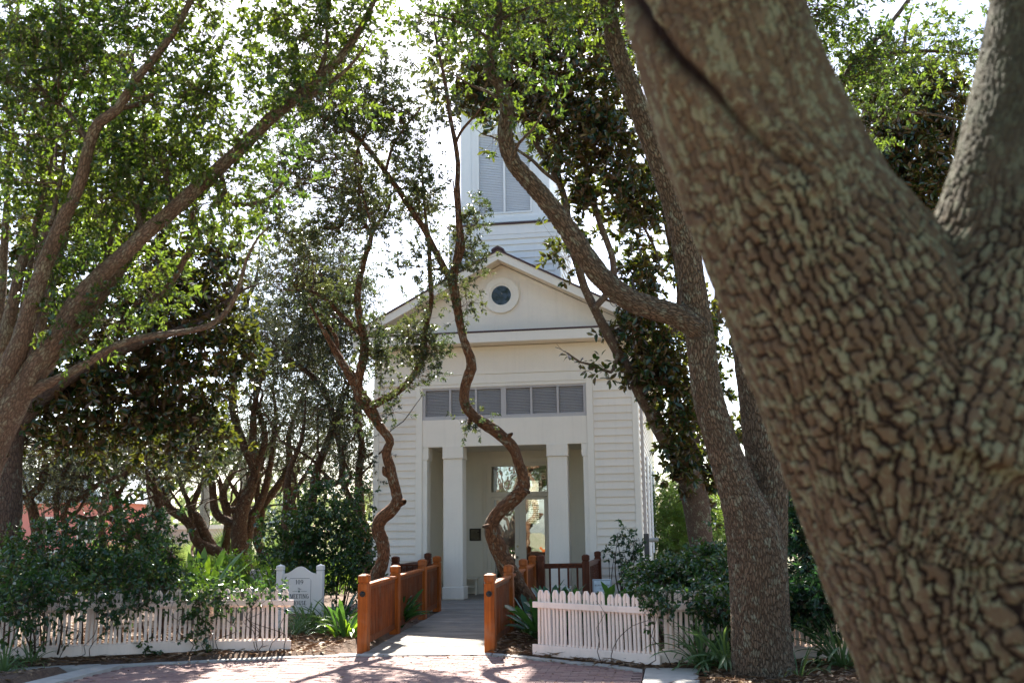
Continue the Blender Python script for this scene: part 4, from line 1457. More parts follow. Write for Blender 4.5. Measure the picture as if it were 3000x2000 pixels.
wrf = (np.stack([vnoise(bc[:, 0] + bc[:, 2], bc[:, 1] - bc[:, 2], 40, 14), vnoise(bc[:, 1] + bc[:, 2], bc[:, 0], 40, 15), vnoise(bc[:, 2], bc[:, 0] - bc[:, 1], 40, 16)], 1) - .5)
NC = 66
def hsh(a_, b_, k_): 
    n_ = (a_.astype(np.int64) * 374761393 + b_.astype(np.int64) * 668265263 + k_ * 1442695041) & 0xffffffff
    n_ = ((n_ ^ (n_ >> 13)) * 1274126177) & 0xffffffff
    return ((n_ ^ (n_ >> 16)) & 0xffff) / 65535.0
tht = np.arctan2(bc[:, 1], bc[:, 0]) / (2 * np.pi) + .5
cu = tht * NC + wrp[:, 0] * 2.2 + wrf[:, 0] * .5
col_ = np.floor(cu); fu = cu - col_; col_ = np.mod(col_, NC)
cv = bc[:, 2] / .060 + hsh(col_, col_ * 0, 1) * 7 + wrp[:, 1] * 1.6 + wrf[:, 1] * .35 + (fu - .5) * (hsh(col_, col_ * 0, 2) - .5) * .7
row_ = np.floor(cv); fv = cv - row_
open_ = hsh(col_, row_, 3) > .22
side_ = .08 + .11 * hsh(col_, np.floor(cv * .5), 4)
du = np.minimum(fu, 1 - fu) / side_
dv_ = np.where(fv < .5, np.where(hsh(col_, row_, 5) > .2, fv, 9), np.where(hsh(col_, row_ + 1, 5) > .2, 1 - fv, 9)) / .10
id1 = hsh(col_, row_, 6); id2 = hsh(col_, row_, 7)
low = vnoise(bc[:, 0] * 3 + bc[:, 2], bc[:, 1] * 3 - bc[:, 2] * .4, 2.2, 9)
c1_ = np.clip(1.35 - du, 0, 1) * np.clip(.6 + .9 * vnoise(bc[:, 0] * 9 + 3, bc[:, 2] * 5, 1.0, 41), 0, 1)
c2_ = np.clip(1.2 - dv_, 0, 1) * .9
amp = np.clip(.42 + .72 * np.clip((3.0 - v[:, 2]) / .9, 0, 1) + .7 * (low - .5), .12, 1.1)
crk = np.clip(np.maximum(c1_, c2_) * np.clip(amp * 1.05, 0, 1), 0, 1)
h = -crk ** .8 * .016 + (id1 - .5) * .009 * amp + (id2 - .5) * .003 * amp + (low - .5) * .03
# the long seam that runs down the left limb
seam = np.vstack([PD(x, y, 3.2) for (x, y) in ((1838, -20), (1900, 70), (1985, 175), (2075, 255), (2130, 320), (2210, 400), (2290, 460), (2360, 505))])
C_, _ = spline(seam, np.ones(len(seam)), .004)
def scr(p):
    w = p - CAM; z = w @ FW
    return np.stack([(w @ RT) / z, (w @ UP) / z], 1)
facing = (nr @ FW) < 0
dist = np.full(len(v), 9.0)
vv = v; sc_, ss_ = scr(v), scr(C_)
for s0 in range(0, len(v), 20000):
    dist[s0:s0 + 20000] = np.sqrt(((sc_[s0:s0 + 20000, None] - ss_[None]) ** 2).sum(-1)).min(1) * 3.2
along_ = np.clip((sc_[:, 1] - .165) / .17, 0, 1)
rag = vnoise(sc_[:, 0] * 90, sc_[:, 1] * 90, 1.0, 33)
sm_ = np.where(facing, np.exp(-(dist / (.008 + .020 * along_ * (.5 + rag))) ** 2), 0) * np.clip(.35 + along_, 0, 1)
crk = np.maximum(crk, sm_ * .95)
h = h - .034 * sm_ + np.where(facing, .012 * np.exp(-((dist - .06) / .03) ** 2), 0)
# dark hollow in the crotch needs no paint: it is deep geometry
v = v + nr * h[:, None]
obj('trunk', mesh_np('trunk', v, q, {'bark': bc, 'crack': crk, 'plate': id1, 'limb_shade': np.clip((bc[:, 2] > 7.2) * np.clip((bc[:, 2] - 7.75 + .5 * (low - .5)) / .7, 0, 1), 0, 1)}, True), M['bark_big'], fo)  # last mask darkens the right limb in place of shade
tb = Tubes(31)
tip1, tip2 = ax1[0][-1], ax2[0][-1]
for (tp, dv) in ((tip1, np.array([-.9, .35, 1.0])), (tip1, np.array([.2, -.5, 1.0])), (tip2, np.array([.9, .2, 1.0])), (tip2, np.array([.1, .9, 1.0]))):
    tb.tube([tp - dv * .2, tp + dv * .9, tp + dv * 2.0 + [0.2, .1, .1], tp + dv * 3.0], [.16, .12, .08, .03], 10, .15)
cr = Crown(tb, 32)
cc = np.array([5.4, -20.6, 7.6]) + norm(cr.rng.normal(0, 1, (330, 3))) * cr.rng.uniform(.35, 1, (330, 1)) ** .5 * [6.2, 5.4, 2.0]  # unseen canopy above the viewpoint, added to block sky and darken the trunk
cr.sprays(cc, dict(L=.12, W=.06), 8, 11, .32, .4, False)
tb.build('limbs', M['bark_left'], fo)
cr.build('crown', M['leaf_oak'], fo)

# ---- twin-stemmed tree in the right middle ground
tw_ = tree('twin_stemmed_tree', 'tall grey-brown tree forking low into two stems by the right fence', 2240, 1985, 10.8)
ax1 = px_axis([(2238, 2030, 118), (2236, 1985, 98), (2232, 1900, 89), (2226, 1780, 85), (2218, 1640, 86), (2200, 1540, 78), (2160, 1430, 58), (2115, 1300, 49), (2072, 1150, 45), (2052, 1000, 43), (2030, 850, 41), (2008, 720, 40), (1975, 590, 38), (1912, 420, 34), (1856, 280, 30), (1800, 120, 27), (1770, -60, 24)], 10.8, 10.6)
ax2 = px_axis([(2238, 1760, 60), (2250, 1600, 56), (2254, 1480, 54), (2252, 1400, 56), (2232, 1290, 56), (2208, 1130, 48), (2180, 980, 42), (2150, 840, 39), (2115, 700, 36), (2085, 560, 33), (2050, 380, 30), (2020, 180, 27), (2010, -60, 24)], 10.85, 11.6)
ax3 = px_axis([(2040, 960, 36), (1985, 925, 36), (1920, 905, 35), (1850, 880, 34), (1780, 830, 33), (1722, 762, 33), (1668, 678, 31), (1610, 600, 29), (1545, 525, 27), (1500, 470, 25), (1480, 400, 24), (1484, 320, 22), (1470, 255, 20), (1432, 205, 18), (1450, 130, 16), (1462, 40, 13), (1455, -60, 10)], 10.6, 9.8)
v, nr, q = merged_trunk('trunk', [ax1, ax2, ax3], .02, 4)
bc = bark_coords(v, [ax1, ax2, ax3])
e1, id1 = voronoi3(bc * np.array([34, 34, 9]), 8)
v = v + nr * ((np.clip(e1 / .3, 0, 1) - 1) * .010 + (id1 - .5) * .004)[:, None]
tw_trunk = obj('trunk', mesh_np('trunk', v, q, {'bark': bc}, True), M['bark_twin'], tw_)
tb = Tubes(41)
for A_ in (ax1, ax2, ax3):
    C_, rr = spline(A_[0], A_[1], .12); tb.pts.append(C_[len(C_) // 2:]); tb.prad.append(rr[len(C_) // 2:])
limb(tb, [(1500, 470, 14), (1520, 420, 10), (1560, 380, 8), (1590, 330, 6)], 9.9, 9.6, 7)
limb(tb, [(1480, 300, 14), (1430, 270, 10), (1380, 250, 7), (1330, 220, 5)], 9.9, 9.9, 7)
limb(tb, [(1450, 130, 12), (1400, 90, 9), (1330, 60, 7), (1250, 40, 5)], 9.8, 9.9, 7)
limb(tb, [(1460, 60, 12), (1530, 30, 9), (1600, 10, 7)], 9.8, 9.6, 7)
limb(tb, [(2060, 420, 30), (2200, 250, 26), (2330, 60, 20), (2380, -80, 15)], 11.2, 12.0, 8)
limb(tb, [(2150, 840, 26), (2280, 700, 22), (2390, 500, 22), (2440, 330, 20), (2490, 200, 18), (2600, 80, 14), (2680, -20, 12)], 11.3, 12.4, 9)
limb(tb, [(2470, 240, 14), (2560, 170, 12), (2700, 150, 11), (2860, 160, 8)], 12.2, 12.6, 7)
limb(tb, [(2400, 480, 12), (2520, 400, 10), (2640, 330, 9), (2800, 350, 6)], 12.0, 12.6, 7)
cr = Crown(tb, 42)
for a in ((1440, 50, 9.9, 170, 70, .5, 15), (1330, 50, 10, 120, 60, .4, 9), (1600, 50, 9.9, 150, 60, .5, 9), (1500, 330, 9.8, 40, 50, .2, 3), (1480, 180, 9.8, 90, 50, .3, 8),
          (2480, 150, 12, 170, 150, .7, 24), (2640, 200, 12.3, 200, 100, .7, 18), (2800, 110, 12.3, 160, 90, .6, 16), (2420, 60, 12, 120, 90, .6, 18), (2540, 330, 12.3, 120, 80, .5, 14),
          (1900, 40, 10.8, 200, 130, .6, 18), (1700, -80, 10.4, 250, 120, .8, 30), (2250, -120, 11.4, 350, 120, .9, 40)):
    cr.cloud(*a, OAK, 7, 13, .13, .22)
tb.build('limbs', M['bark_twin'], tw_)
cr.build('crown', M['leaf_oak'], tw_)

# ---- oak at the left edge with several stems sweeping up to the right
lo = tree('many_stemmed_oak', 'many-stemmed oak sweeping up to the right from the left edge', -170, 2040, 9.3)
tb = Tubes(51)
D = 9.3
K = .60
def lm(pts, *a, **k): limb(tb, [(x, y, w * K) for (x, y, w) in pts], *a, **k)
root(tb, -190, 1700, 190, D, 16, 1.4)
lm([(-190, 1720, 320), (-150, 1560, 310), (-95, 1420, 270), (-40, 1310, 220)], D, D, 16, tip=False)
lm([(-60, 1350, 220), (0, 1240, 170), (55, 1150, 130), (110, 1060, 108), (165, 985, 98), (215, 900, 90), (270, 830, 84), (330, 775, 80), (420, 690, 76), (510, 612, 72), (600, 530, 68), (700, 440, 64), (790, 350, 58), (850, 300, 54), (930, 230, 46), (1000, 165, 40), (1060, 80, 32), (1105, -20, 24)], D, 9.0, 14)
lm([(-70, 1340, 190), (-20, 1180, 130), (25, 1080, 105), (62, 1000, 92), (90, 900, 84), (130, 780, 76), (170, 680, 70), (205, 600, 64), (240, 520, 60), (262, 420, 56), (290, 360, 52), (345, 320, 48), (400, 230, 44), (470, 150, 38), (530, 60, 32), (570, -40, 26)], D, 8.6, 12)
lm([(20, 1200, 120), (90, 1110, 100), (165, 1030, 88), (245, 930, 80), (310, 840, 72), (370, 760, 60), (400, 700, 50), (430, 600, 42), (470, 500, 36), (530, 430, 32), (560, 370, 24)], D, 9.9, 12)
lm([(60, 1160, 90), (120, 1130, 62), (180, 1105, 42), (260, 1060, 38), (340, 1012, 34), (430, 985, 32), (520, 975, 30), (610, 955, 28), (670, 905, 25), (700, 840, 22), (722, 760, 17), (760, 690, 11)], D, 8.8, 12)
lm([(110, 1000, 40), (150, 850, 32), (190, 700, 28), (215, 560, 22), (235, 420, 16), (260, 280, 11)], 9.6, 10, 8)
lm([(60, 950, 36), (85, 800, 30), (110, 640, 24), (130, 480, 18), (120, 330, 12)], 9.6, 10, 8)
lm([(300, 850, 34), (320, 720, 28), (350, 600, 22), (345, 480, 16), (380, 380, 10)], 9.5, 9.9, 8)
lm([(420, 690, 30), (400, 590, 24), (430, 480, 18), (420, 360, 12)], 9.2, 9.6, 8)
lm([(-60, 1300, 130), (-25, 1120, 84), (10, 1000, 66), (40, 880, 56), (62, 780, 48), (100, 680, 40), (130, 570, 32), (150, 450, 28), (165, 330, 22), (180, 200, 14)], D, 9.8, 10)
lm([(-80, 1300, 130), (-30, 1060, 76), (-5, 900, 60), (10, 760, 44), (20, 600, 30), (30, 430, 20)], 9.5, 10.2, 10)
lm([(150, 660, 26), (175, 540, 22), (195, 420, 17), (230, 300, 12)], 9.2, 9.6, 8)
lm([(640, 500, 26), (660, 560, 24), (640, 590, 24), (700, 600, 22), (770, 590, 18), (810, 560, 14), (840, 520, 10)], 9.2, 9.0, 8)
lm([(440, 880, 30), (500, 830, 32), (540, 760, 32), (580, 700, 28), (560, 620, 26)], 9.9, 9.4, 8)
lm([(850, 300, 34), (910, 280, 28), (970, 240, 24), (1020, 200, 18), (1060, 150, 12)], 9.0, 8.9, 8)
lm([(930, 230, 26), (960, 130, 18), (950, 30, 13), (970, -40, 10)], 9.0, 9.2, 7)
lm([(345, 320, 26), (420, 300, 20), (480, 250, 15), (560, 200, 10)], 8.9, 9.3, 7)
lm([(262, 420, 26), (200, 330, 20), (120, 260, 15), (40, 180, 10)], 9.0, 9.4, 7)
lm([(510, 612, 30), (490, 540, 24), (500, 450, 18), (530, 360, 12)], 9.2, 9.5, 7)
cr = Crown(tb, 52)
for a in ((110, 110, 9.2, 190, 120, .7, 42), (50, 330, 9.2, 130, 160, .6, 36), (60, 560, 9.6, 120, 140, .6, 24), (330, 190, 9.3, 170, 110, .6, 28), (400, 420, 9.4, 160, 110, .5, 30), (300, 560, 9.6, 150, 120, .5, 24),
          (560, 300, 9.2, 150, 120, .5, 28), (560, 480, 9.4, 130, 110, .5, 26), (650, 130, 9.2, 150, 110, .5, 24), (700, 370, 9.0, 110, 90, .4, 16), (900, 110, 9.0, 130, 110, .5, 26), (1000, 60, 9.0, 110, 80, .4, 18), (930, 300, 9.0, 90, 70, .4, 12),
          (240, 930, 9.2, 110, 80, .4, 12), (170, 780, 9.5, 150, 110, .5, 16), (380, 620, 9.6, 170, 80, .5, 18), (640, 640, 9.2, 110, 80, .4, 14), (740, 520, 9.1, 110, 90, .4, 14), (430, 60, 9.3, 180, 90, .5, 18), (800, 240, 9.0, 110, 80, .4, 12), (450, 820, 9.7, 140, 80, .5, 14),
          (250, -120, 9.0, 450, 120, 1.0, 60), (900, -110, 9.0, 300, 110, .8, 36)):
    cr.cloud(*a[:6], int(a[6] * (.62 if a[0] > 500 else .8)), OAK, 8, 14, .12, .24)
cr.sprays(np.array([-3.1, -18.2, 11.4]) + cr.rng.normal(0, 1, (110, 3)) * [1.0, 1.2, .8], OAK, 7, 12, .2, .26, False)
tb.build('trunk', M['bark_left'], lo)
cr.build('crown', M['leaf_oak'], lo)

# ---- the two crooked oaks before the house
co = tree('crooked_oak', 'crooked reddish-barked oak leaning from the right rail and snaking up the facade', 1575, 1845, 16.3)
tb = Tubes(61)
root(tb, 1574, 1845, 66, 16.3, 14, 1.35)
_, _ = limb(tb, [(1576, 1850, 61), (1560, 1800, 58), (1530, 1738, 55), (1492, 1672, 51), (1462, 1610, 48), (1444, 1562, 47), (1442, 1530, 46), (1462, 1500, 41), (1502, 1462, 40), (1530, 1436, 39), (1534, 1405, 34), (1518, 1350, 32), (1502, 1310, 32), (1476, 1282, 32), (1430, 1248, 31), (1392, 1222, 31), (1366, 1192, 31), (1360, 1160, 30), (1366, 1118, 30), (1381, 1080, 29), (1378, 1050, 26), (1362, 1005, 25), (1348, 950, 25), (1340, 900, 25), (1330, 850, 26), (1327, 818, 27)], 16.3, 15.4, 16, .06, .13)
D = 15.4
c1, _ = limb(tb, [(1327, 822, 23), (1304, 790, 20), (1275, 735, 19), (1245, 675, 18), (1205, 615, 18), (1170, 560, 17), (1130, 505, 16), (1090, 450, 15), (1050, 405, 14), (1015, 375, 13), (960, 350, 9), (900, 320, 6)], D, 15.0, 10)
c2, _ = limb(tb, [(1328, 820, 22), (1340, 770, 20), (1354, 725, 19), (1346, 660, 17), (1343, 600, 16), (1340, 540, 16), (1342, 480, 14), (1334, 420, 14), (1320, 350, 13), (1312, 290, 12), (1300, 220, 10), (1280, 130, 8), (1270, 40, 5)], D, 15.8, 10)
c3, _ = limb(tb, [(1334, 425, 9), (1348, 390, 9), (1372, 360, 8), (1400, 330, 5)], 15.6, 15.5, 7)
c4, _ = limb(tb, [(1060, 410, 9), (1040, 470, 9), (1060, 560, 8), (1080, 630, 6)], 15.1, 15.0, 7)
c5, _ = limb(tb, [(1130, 505, 9), (1150, 430, 9), (1190, 370, 7), (1230, 320, 5)], 15.1, 15.0, 7)
c6, _ = limb(tb, [(1015, 375, 9), (1000, 300, 9), (960, 230, 7), (950, 150, 5)], 15.1, 15.3, 7)
for (x, y, dx, dy) in ((1486, 1280, 14, -10), (1380, 1225, -8, 14), (1535, 1436, 16, 6), (1430, 1540, -14, 2)):
    limb(tb, [(x, y, 16), (x + dx * .6, y + dy * .6, 13), (x + dx, y + dy, 8)], 15.8, 15.7, 7, .05, .1, False)
cr = Crown(tb, 62)
for a in ((1060, 330, 15.1, 110, 90, .5, 26), (960, 330, 15.1, 90, 100, .5, 24), (930, 200, 15.2, 110, 90, .5, 20), (1150, 330, 15.1, 90, 110, .5, 22), (1190, 470, 15.1, 70, 100, .4, 18), (1060, 540, 15.1, 80, 90, .4, 18),
          (1240, 560, 15.2, 50, 90, .3, 12), (1220, 780, 15.2, 60, 60, .3, 9), (1360, 700, 15.7, 35, 60, .25, 7), (1390, 745, 15.6, 25, 35, .2, 4), (1330, 800, 15.3, 35, 30, .2, 4), (1360, 885, 15.3, 22, 40, .2, 4), (1290, 290, 15.8, 40, 70, .3, 6),
          (1395, 640, 15.6, 40, 35, .2, 5), (1290, 120, 15.8, 90, 90, .4, 14), (1400, 1225, 15.6, 22, 12, .12, 2), (1362, 1258, 15.6, 10, 14, .1, 1), (1130, 640, 15.1, 60, 60, .3, 9), (1110, 230, 15.1, 100, 80, .4, 16), (850, 300, 15.2, 90, 90, .4, 14)):
    cr.cloud(*a[:6], int(a[6] * 1.5), SCR, 6, 16, .10, .17)
tb.build('trunk', M['bark_red'], co)
cr.build('crown', M['leaf_scrub'], co)

cl = tree('crooked_oak', 'crooked reddish-barked oak with a torn limb stub beside the left rail', 1100, 1850, 16.6)
tb = Tubes(71)
D = 16.8
root(tb, 1098, 1715, 50, D, 12, 1.3)
limb(tb, [(1098, 1720, 50), (1110, 1672, 44), (1124, 1635, 38), (1120, 1590, 37), (1108, 1548, 36), (1118, 1518, 37), (1148, 1492, 38), (1163, 1470, 35), (1158, 1430, 30), (1148, 1392, 29), (1140, 1360, 28), (1132, 1325, 27), (1142, 1298, 26), (1136, 1278, 27), (1115, 1250, 28), (1094, 1215, 31), (1080, 1192, 34)], D, 16.6, 14, .06, .13)
limb(tb, [(1160, 1478, 24), (1176, 1470, 22), (1186, 1470, 15)], 16.7, 16.6, 9, .04, .1, False)
limb(tb, [(1142, 1392, 22), (1128, 1384, 19), (1122, 1366, 5)], 16.7, 16.6, 9, .04, .1, False)
D = 16.6
limb(tb, [(1082, 1196, 32), (1058, 1178, 28), (1048, 1140, 27), (1054, 1095, 26), (1064, 1050, 25), (1068, 1000, 25), (1060, 960, 24), (1050, 910, 20), (1048, 860, 18), (1058, 800, 17), (1075, 735, 16), (1088, 690, 15), (1060, 640, 12), (1052, 560, 10), (1060, 480, 8), (1040, 400, 6)], D, 16.4, 10)
limb(tb, [(1084, 1192, 28), (1105, 1180, 24), (1140, 1162, 22), (1180, 1135, 21), (1212, 1098, 20), (1236, 1050, 20), (1242, 1015, 19), (1246, 965, 15), (1258, 920, 14), (1264, 870, 14), (1260, 810, 14), (1258, 740, 12), (1250, 660, 10), (1240, 560, 8), (1232, 460, 6)], D, 16.2, 10)
limb(tb, [(1066, 985, 18), (1040, 960, 16), (1005, 930, 15), (970, 890, 13), (930, 860, 11), (890, 850, 8)], 16.5, 16.6, 8)
limb(tb, [(1088, 690, 12), (1110, 650, 10), (1140, 610, 7), (1145, 560, 5)], 16.4, 16.3, 7)
limb(tb, [(1052, 1110, 16), (1020, 1080, 14), (990, 1030, 13), (985, 990, 12), (960, 950, 9)], 16.6, 16.8, 8)
cr = Crown(tb, 72)
for a in ((1098, 965, 16.4, 40, 30, .2, 5), (1115, 1030, 16.4, 55, 25, .2, 8), (1075, 1015, 16.5, 30, 60, .2, 7), (1215, 975, 16.2, 30, 45, .2, 6), (1285, 1025, 16.1, 45, 25, .2, 6), (1225, 1045, 16.2, 20, 25, .15, 3), (1245, 1100, 16.2, 30, 30, .2, 4), (1140, 1150, 16.4, 40, 20, .2, 3), (1142, 1195, 16.4, 25, 20, .15, 2), (1255, 1000, 16.1, 25, 30, .15, 3),
          (1210, 990, 16.1, 30, 40, .2, 4), (1065, 1215, 16.6, 22, 20, .15, 2), (1250, 870, 16.2, 30, 60, .2, 4), (1000, 620, 16.5, 110, 90, .5, 20), (890, 690, 16.6, 120, 90, .5, 24), (1090, 560, 16.4, 70, 90, .4, 12), (960, 480, 16.5, 110, 100, .5, 22), (860, 540, 16.6, 110, 110, .5, 22),
          (930, 850, 16.6, 90, 60, .4, 14), (1000, 900, 16.6, 60, 50, .3, 8), (1230, 640, 16.2, 40, 90, .3, 8), (780, 620, 16.8, 90, 100, .5, 18), (1030, 780, 16.4, 50, 60, .3, 7), (850, 380, 16.6, 110, 100, .5, 18)):
    cr.cloud(*a[:6], int(a[6] * 1.5), SCR, 6, 16, .10, .17)
tb.build('trunk', M['bark_red'], cl)
cr.build('crown', M['leaf_scrub'], cl)

# ---- magnolia behind the twin-stemmed tree, with its dark crown over the tower
mg = tree('magnolia_tree', 'dark-leaved magnolia right of the house, its brown-backed leaves hiding part of the tower', 2065, 1690, 18.6)
tb = Tubes(81)
D = 18.6
root(tb, 2068, 1640, 76, D, 12, 1.4)
limb(tb, [(2068, 1650, 76), (2052, 1570, 76), (2040, 1480, 78), (2020, 1400, 76), (1990, 1335, 66), (1940, 1265, 52), (1905, 1200, 44), (1876, 1150, 40), (1845, 1090, 34), (1812, 1035, 32), (1778, 975, 29), (1742, 905, 26), (1712, 840, 25), (1690, 770, 23), (1668, 700, 22), (1660, 610, 20), (1640, 540, 18), (1605, 480, 16), (1570, 420, 14), (1540, 340, 11), (1520, 260, 8)], D, 17.6, 11)
limb(tb, [(1880, 1150, 32), (1885, 1090, 28), (1905, 1035, 26), (1935, 1000, 24), (1965, 970, 22), (1990, 900, 20), (1985, 800, 18), (1960, 700, 15), (1940, 600, 12)], 18.2, 18.4, 9)
limb(tb, [(1900, 1110, 22), (1950, 1130, 20), (1985, 1165, 17), (2010, 1230, 12)], 18.2, 18.0, 8)
limb(tb, [(2020, 1400, 50), (2030, 1300, 40), (2060, 1180, 34), (2080, 1050, 28), (2100, 900, 24), (2120, 700, 20)], 18.7, 19.4, 9)
limb(tb, [(1740, 905, 18), (1790, 840, 22), (1795, 760, 20), (1760, 660, 18), (1735, 580, 16), (1715, 520, 14), (1740, 430, 12), (1750, 330, 9)], 17.9, 18.0, 8)
limb(tb, [(1735, 580, 12), (1790, 560, 10), (1840, 600, 9), (1900, 690, 8), (1930, 760, 6)], 18.0, 18.2, 7)
limb(tb, [(1640, 540, 12), (1590, 500, 11), (1560, 470, 10), (1500, 430, 8), (1440, 400, 5)], 17.7, 17.6, 7)
limb(tb, [(1812, 1035, 12), (1790, 1090, 10), (1745, 1070, 8), (1700, 1060, 6), (1665, 1035, 4)], 18.0, 17.7, 7)
limb(tb, [(1740, 430, 10), (1800, 300, 9), (1850, 150, 7), (1860, 20, 5)], 18.0, 18.4, 7)
limb(tb, [(1570, 420, 10), (1620, 300, 9), (1680, 180, 8), (1700, 60, 6)], 17.6, 17.9, 7)
limb(tb, [(1540, 340, 8), (1460, 250, 7), (1400, 150, 6), (1380, 60, 4)], 17.6, 17.8, 7)
cr = Crown(tb, 82)
for a in ((1670, 420, 17.7, 100, 90, .6, 24), (1570, 310, 17.7, 90, 70, .6, 18), (1450, 400, 17.6, 30, 25, .2, 2), (1390, 290, 17.6, 70, 45, .4, 8), (1700, 280, 17.9, 150, 120, .8, 40), (1800, 420, 18.0, 110, 120, .7, 34), (1560, 180, 17.8, 140, 100, .8, 30), (1430, 250, 17.7, 90, 50, .5, 9),
          (1760, 130, 18.2, 160, 120, .8, 36), (1850, 600, 18.2, 70, 110, .5, 22), (1900, 780, 18.3, 70, 90, .5, 20), (1720, 600, 18.0, 40, 50, .3, 7), (1860, 900, 18.2, 50, 60, .4, 12), (1830, 960, 18.1, 40, 40, .3, 7), (1690, 540, 17.8, 40, 35, .3, 6), (1650, 740, 17.7, 30, 35, .2, 4), (1300, 300, 17.6, 50, 40, .4, 3), (1340, 180, 17.8, 80, 60, .5, 8),
          (1920, 1000, 18.3, 60, 70, .4, 16), (1890, 1080, 18.1, 50, 50, .4, 12), (1945, 1090, 18.1, 60, 60, .4, 16), (1985, 1180, 18.0, 60, 80, .5, 18), (2000, 1300, 18.2, 55, 90, .5, 18), (1975, 1380, 18.2, 35, 50, .4, 4), (2070, 1400, 18.9, 70, 120, .5, 18), (2050, 1000, 18.9, 80, 150, .6, 22), (1930, 560, 18.6, 90, 120, .5, 20), (2110, 1250, 19, 50, 150, .5, 14),
          (1500, 60, 17.9, 160, 90, .7, 28), (1650, 0, 18, 220, 80, .7, 30)):
    cr.cloud(*a[:6], int(a[6] * 1.9), MAG, 4, 9, .14, .10)
tb.build('trunk', M['bark_mag'], mg)
cr.build('crown', M['leaf_mag'], mg)
# the low spray before the facade: every leaf its own piece
vme = []
for k in range(3):
    w = .5 + .04 * k
    v_ = [(0, 0, 0), (.30, .40 * w, .05), (.55, .5 * w, .05), (.80, .36 * w, .0), (1, 0, -.08), (.80, -.36 * w, .0), (.55, -.5 * w, .05), (.30, -.40 * w, .05), (.5, 0, -.01)]
    v_ = [(x, y * .82, z) for (x, y, z) in v_]
    f_ = [(0, 1, 8), (1, 2, 8), (2, 3, 4, 8), (4, 5, 6, 8), (6, 7, 8), (7, 0, 8)]
    me = MB().add(v_, f_).mesh('leaf'); me.materials.append(M['leaf_mag']); vme.append(me)
for (tx, ty, td, n) in ((1655, 1030, 17.7, 5), (1668, 1040, 17.7, 5), (1700, 1062, 17.75, 10), (1722, 1085, 17.75, 12), (1738, 1058, 17.75, 10), (1748, 1095, 17.8, 12), (1775, 1082, 17.85, 12), (1790, 1110, 17.85, 9), (1812, 1090, 17.9, 10), (1835, 1125, 17.9, 8), (1800, 1060, 17.9, 6), (1860, 1100, 18.0, 8), (1760, 1045, 17.8, 5)):
    c0 = PD(tx, ty, td)
    for k in range(n):
        d = Vector((random.uniform(-1, .6), random.uniform(-.8, .8), random.uniform(-.8, .7))).normalized()
        o = bpy.data.objects.new('leaf', random.choice(vme))
        s_ = random.uniform(.11, .17)
        o.location = Vector(c0) + d * random.uniform(.0, .06)
        qn = d.to_track_quat('X', 'Z'); o.rotation_mode = 'QUATERNION'
        from mathutils import Quaternion
        o.rotation_quaternion = qn @ Quaternion((1, 0, 0), random.gauss(0, .7))
        o.scale = (s_, s_ * .9, s_)
        put(o, mg)

# ---- dark evergreen magnolia behind the many-stemmed oak
ml = tree('magnolia_tree', 'dense dark magnolia behind the sweeping oak stems at the left', 20, 1700, 15.0)
tb = Tubes(91)
D = 15.0
root(tb, 18, 1500, 88, D, 12, 1.3)
limb(tb, [(18, 1510, 88), (20, 1400, 84), (30, 1280, 80), (60, 1100, 72), (110, 900, 60), (140, 700, 48), (150, 450, 34), (170, 200, 22), (180, -20, 12)], D, 16.0, 11)
limb(tb, [(40, 1260, 50), (140, 1150, 44), (280, 1060, 36), (420, 1000, 30), (540, 960, 22), (640, 900, 14)], 15.2, 16.6, 9)
limb(tb, [(60, 1120, 40), (200, 950, 34), (330, 820, 28), (430, 650, 20), (500, 480, 12)], 15.4, 17.0, 9)
limb(tb, [(280, 1060, 26), (380, 1130, 22), (480, 1190, 17), (580, 1240, 11)], 16.0, 16.8, 8)
limb(tb, [(140, 700, 30), (240, 520, 24), (320, 350, 18), (380, 180, 12)], 15.7, 16.6, 8)
cr = Crown(tb, 92)
for a in ((60, 1240, 15.6, 110, 70, .6, 12), (200, 1290, 16.2, 130, 60, .6, 11), (10, 1080, 15.8, 90, 110, .6, 16), (330, 1260, 16.6, 120, 60, .5, 10), (480, 1330, 16.6, 60, 40, .4, 4), (520, 930, 16.8, 140, 110, .8, 38), (620, 1040, 16.9, 120, 110, .7, 34), (430, 1080, 16.6, 150, 100, .8, 40), (300, 1130, 16.4, 160, 90, .8, 36), (520, 1190, 16.8, 140, 80, .7, 32), (160, 1150, 16.0, 140, 90, .8, 26), (600, 1290, 16.9, 60, 60, .4, 9), (420, 1260, 16.6, 110, 50, .5, 14),
          (250, 950, 16.6, 160, 110, .8, 30), (90, 920, 16.2, 130, 140, .8, 30), (430, 780, 17, 150, 110, .8, 34), (600, 830, 17.0, 90, 90, .6, 20), (120, 700, 16.4, 140, 130, .8, 30), (300, 680, 17, 160, 120, .8, 30), (470, 560, 17, 130, 110, .8, 22), (330, 350, 16.8, 130, 150, .8, 28), (120, 400, 16.6, 150, 150, .8, 30), (230, 160, 16.8, 160, 110, .8, 24), (30, 150, 16.6, 120, 120, .8, 18), (640, 700, 17, 70, 80, .5, 10), (690, 940, 17, 50, 70, .4, 9)):
    cr.cloud(*a[:6], int(a[6] * 1.15), MAG, 5, 9, .20, .13)
tb.build('trunk', M['bark_dark'], ml)
cr.build('crown', M['leaf_mag'], ml)

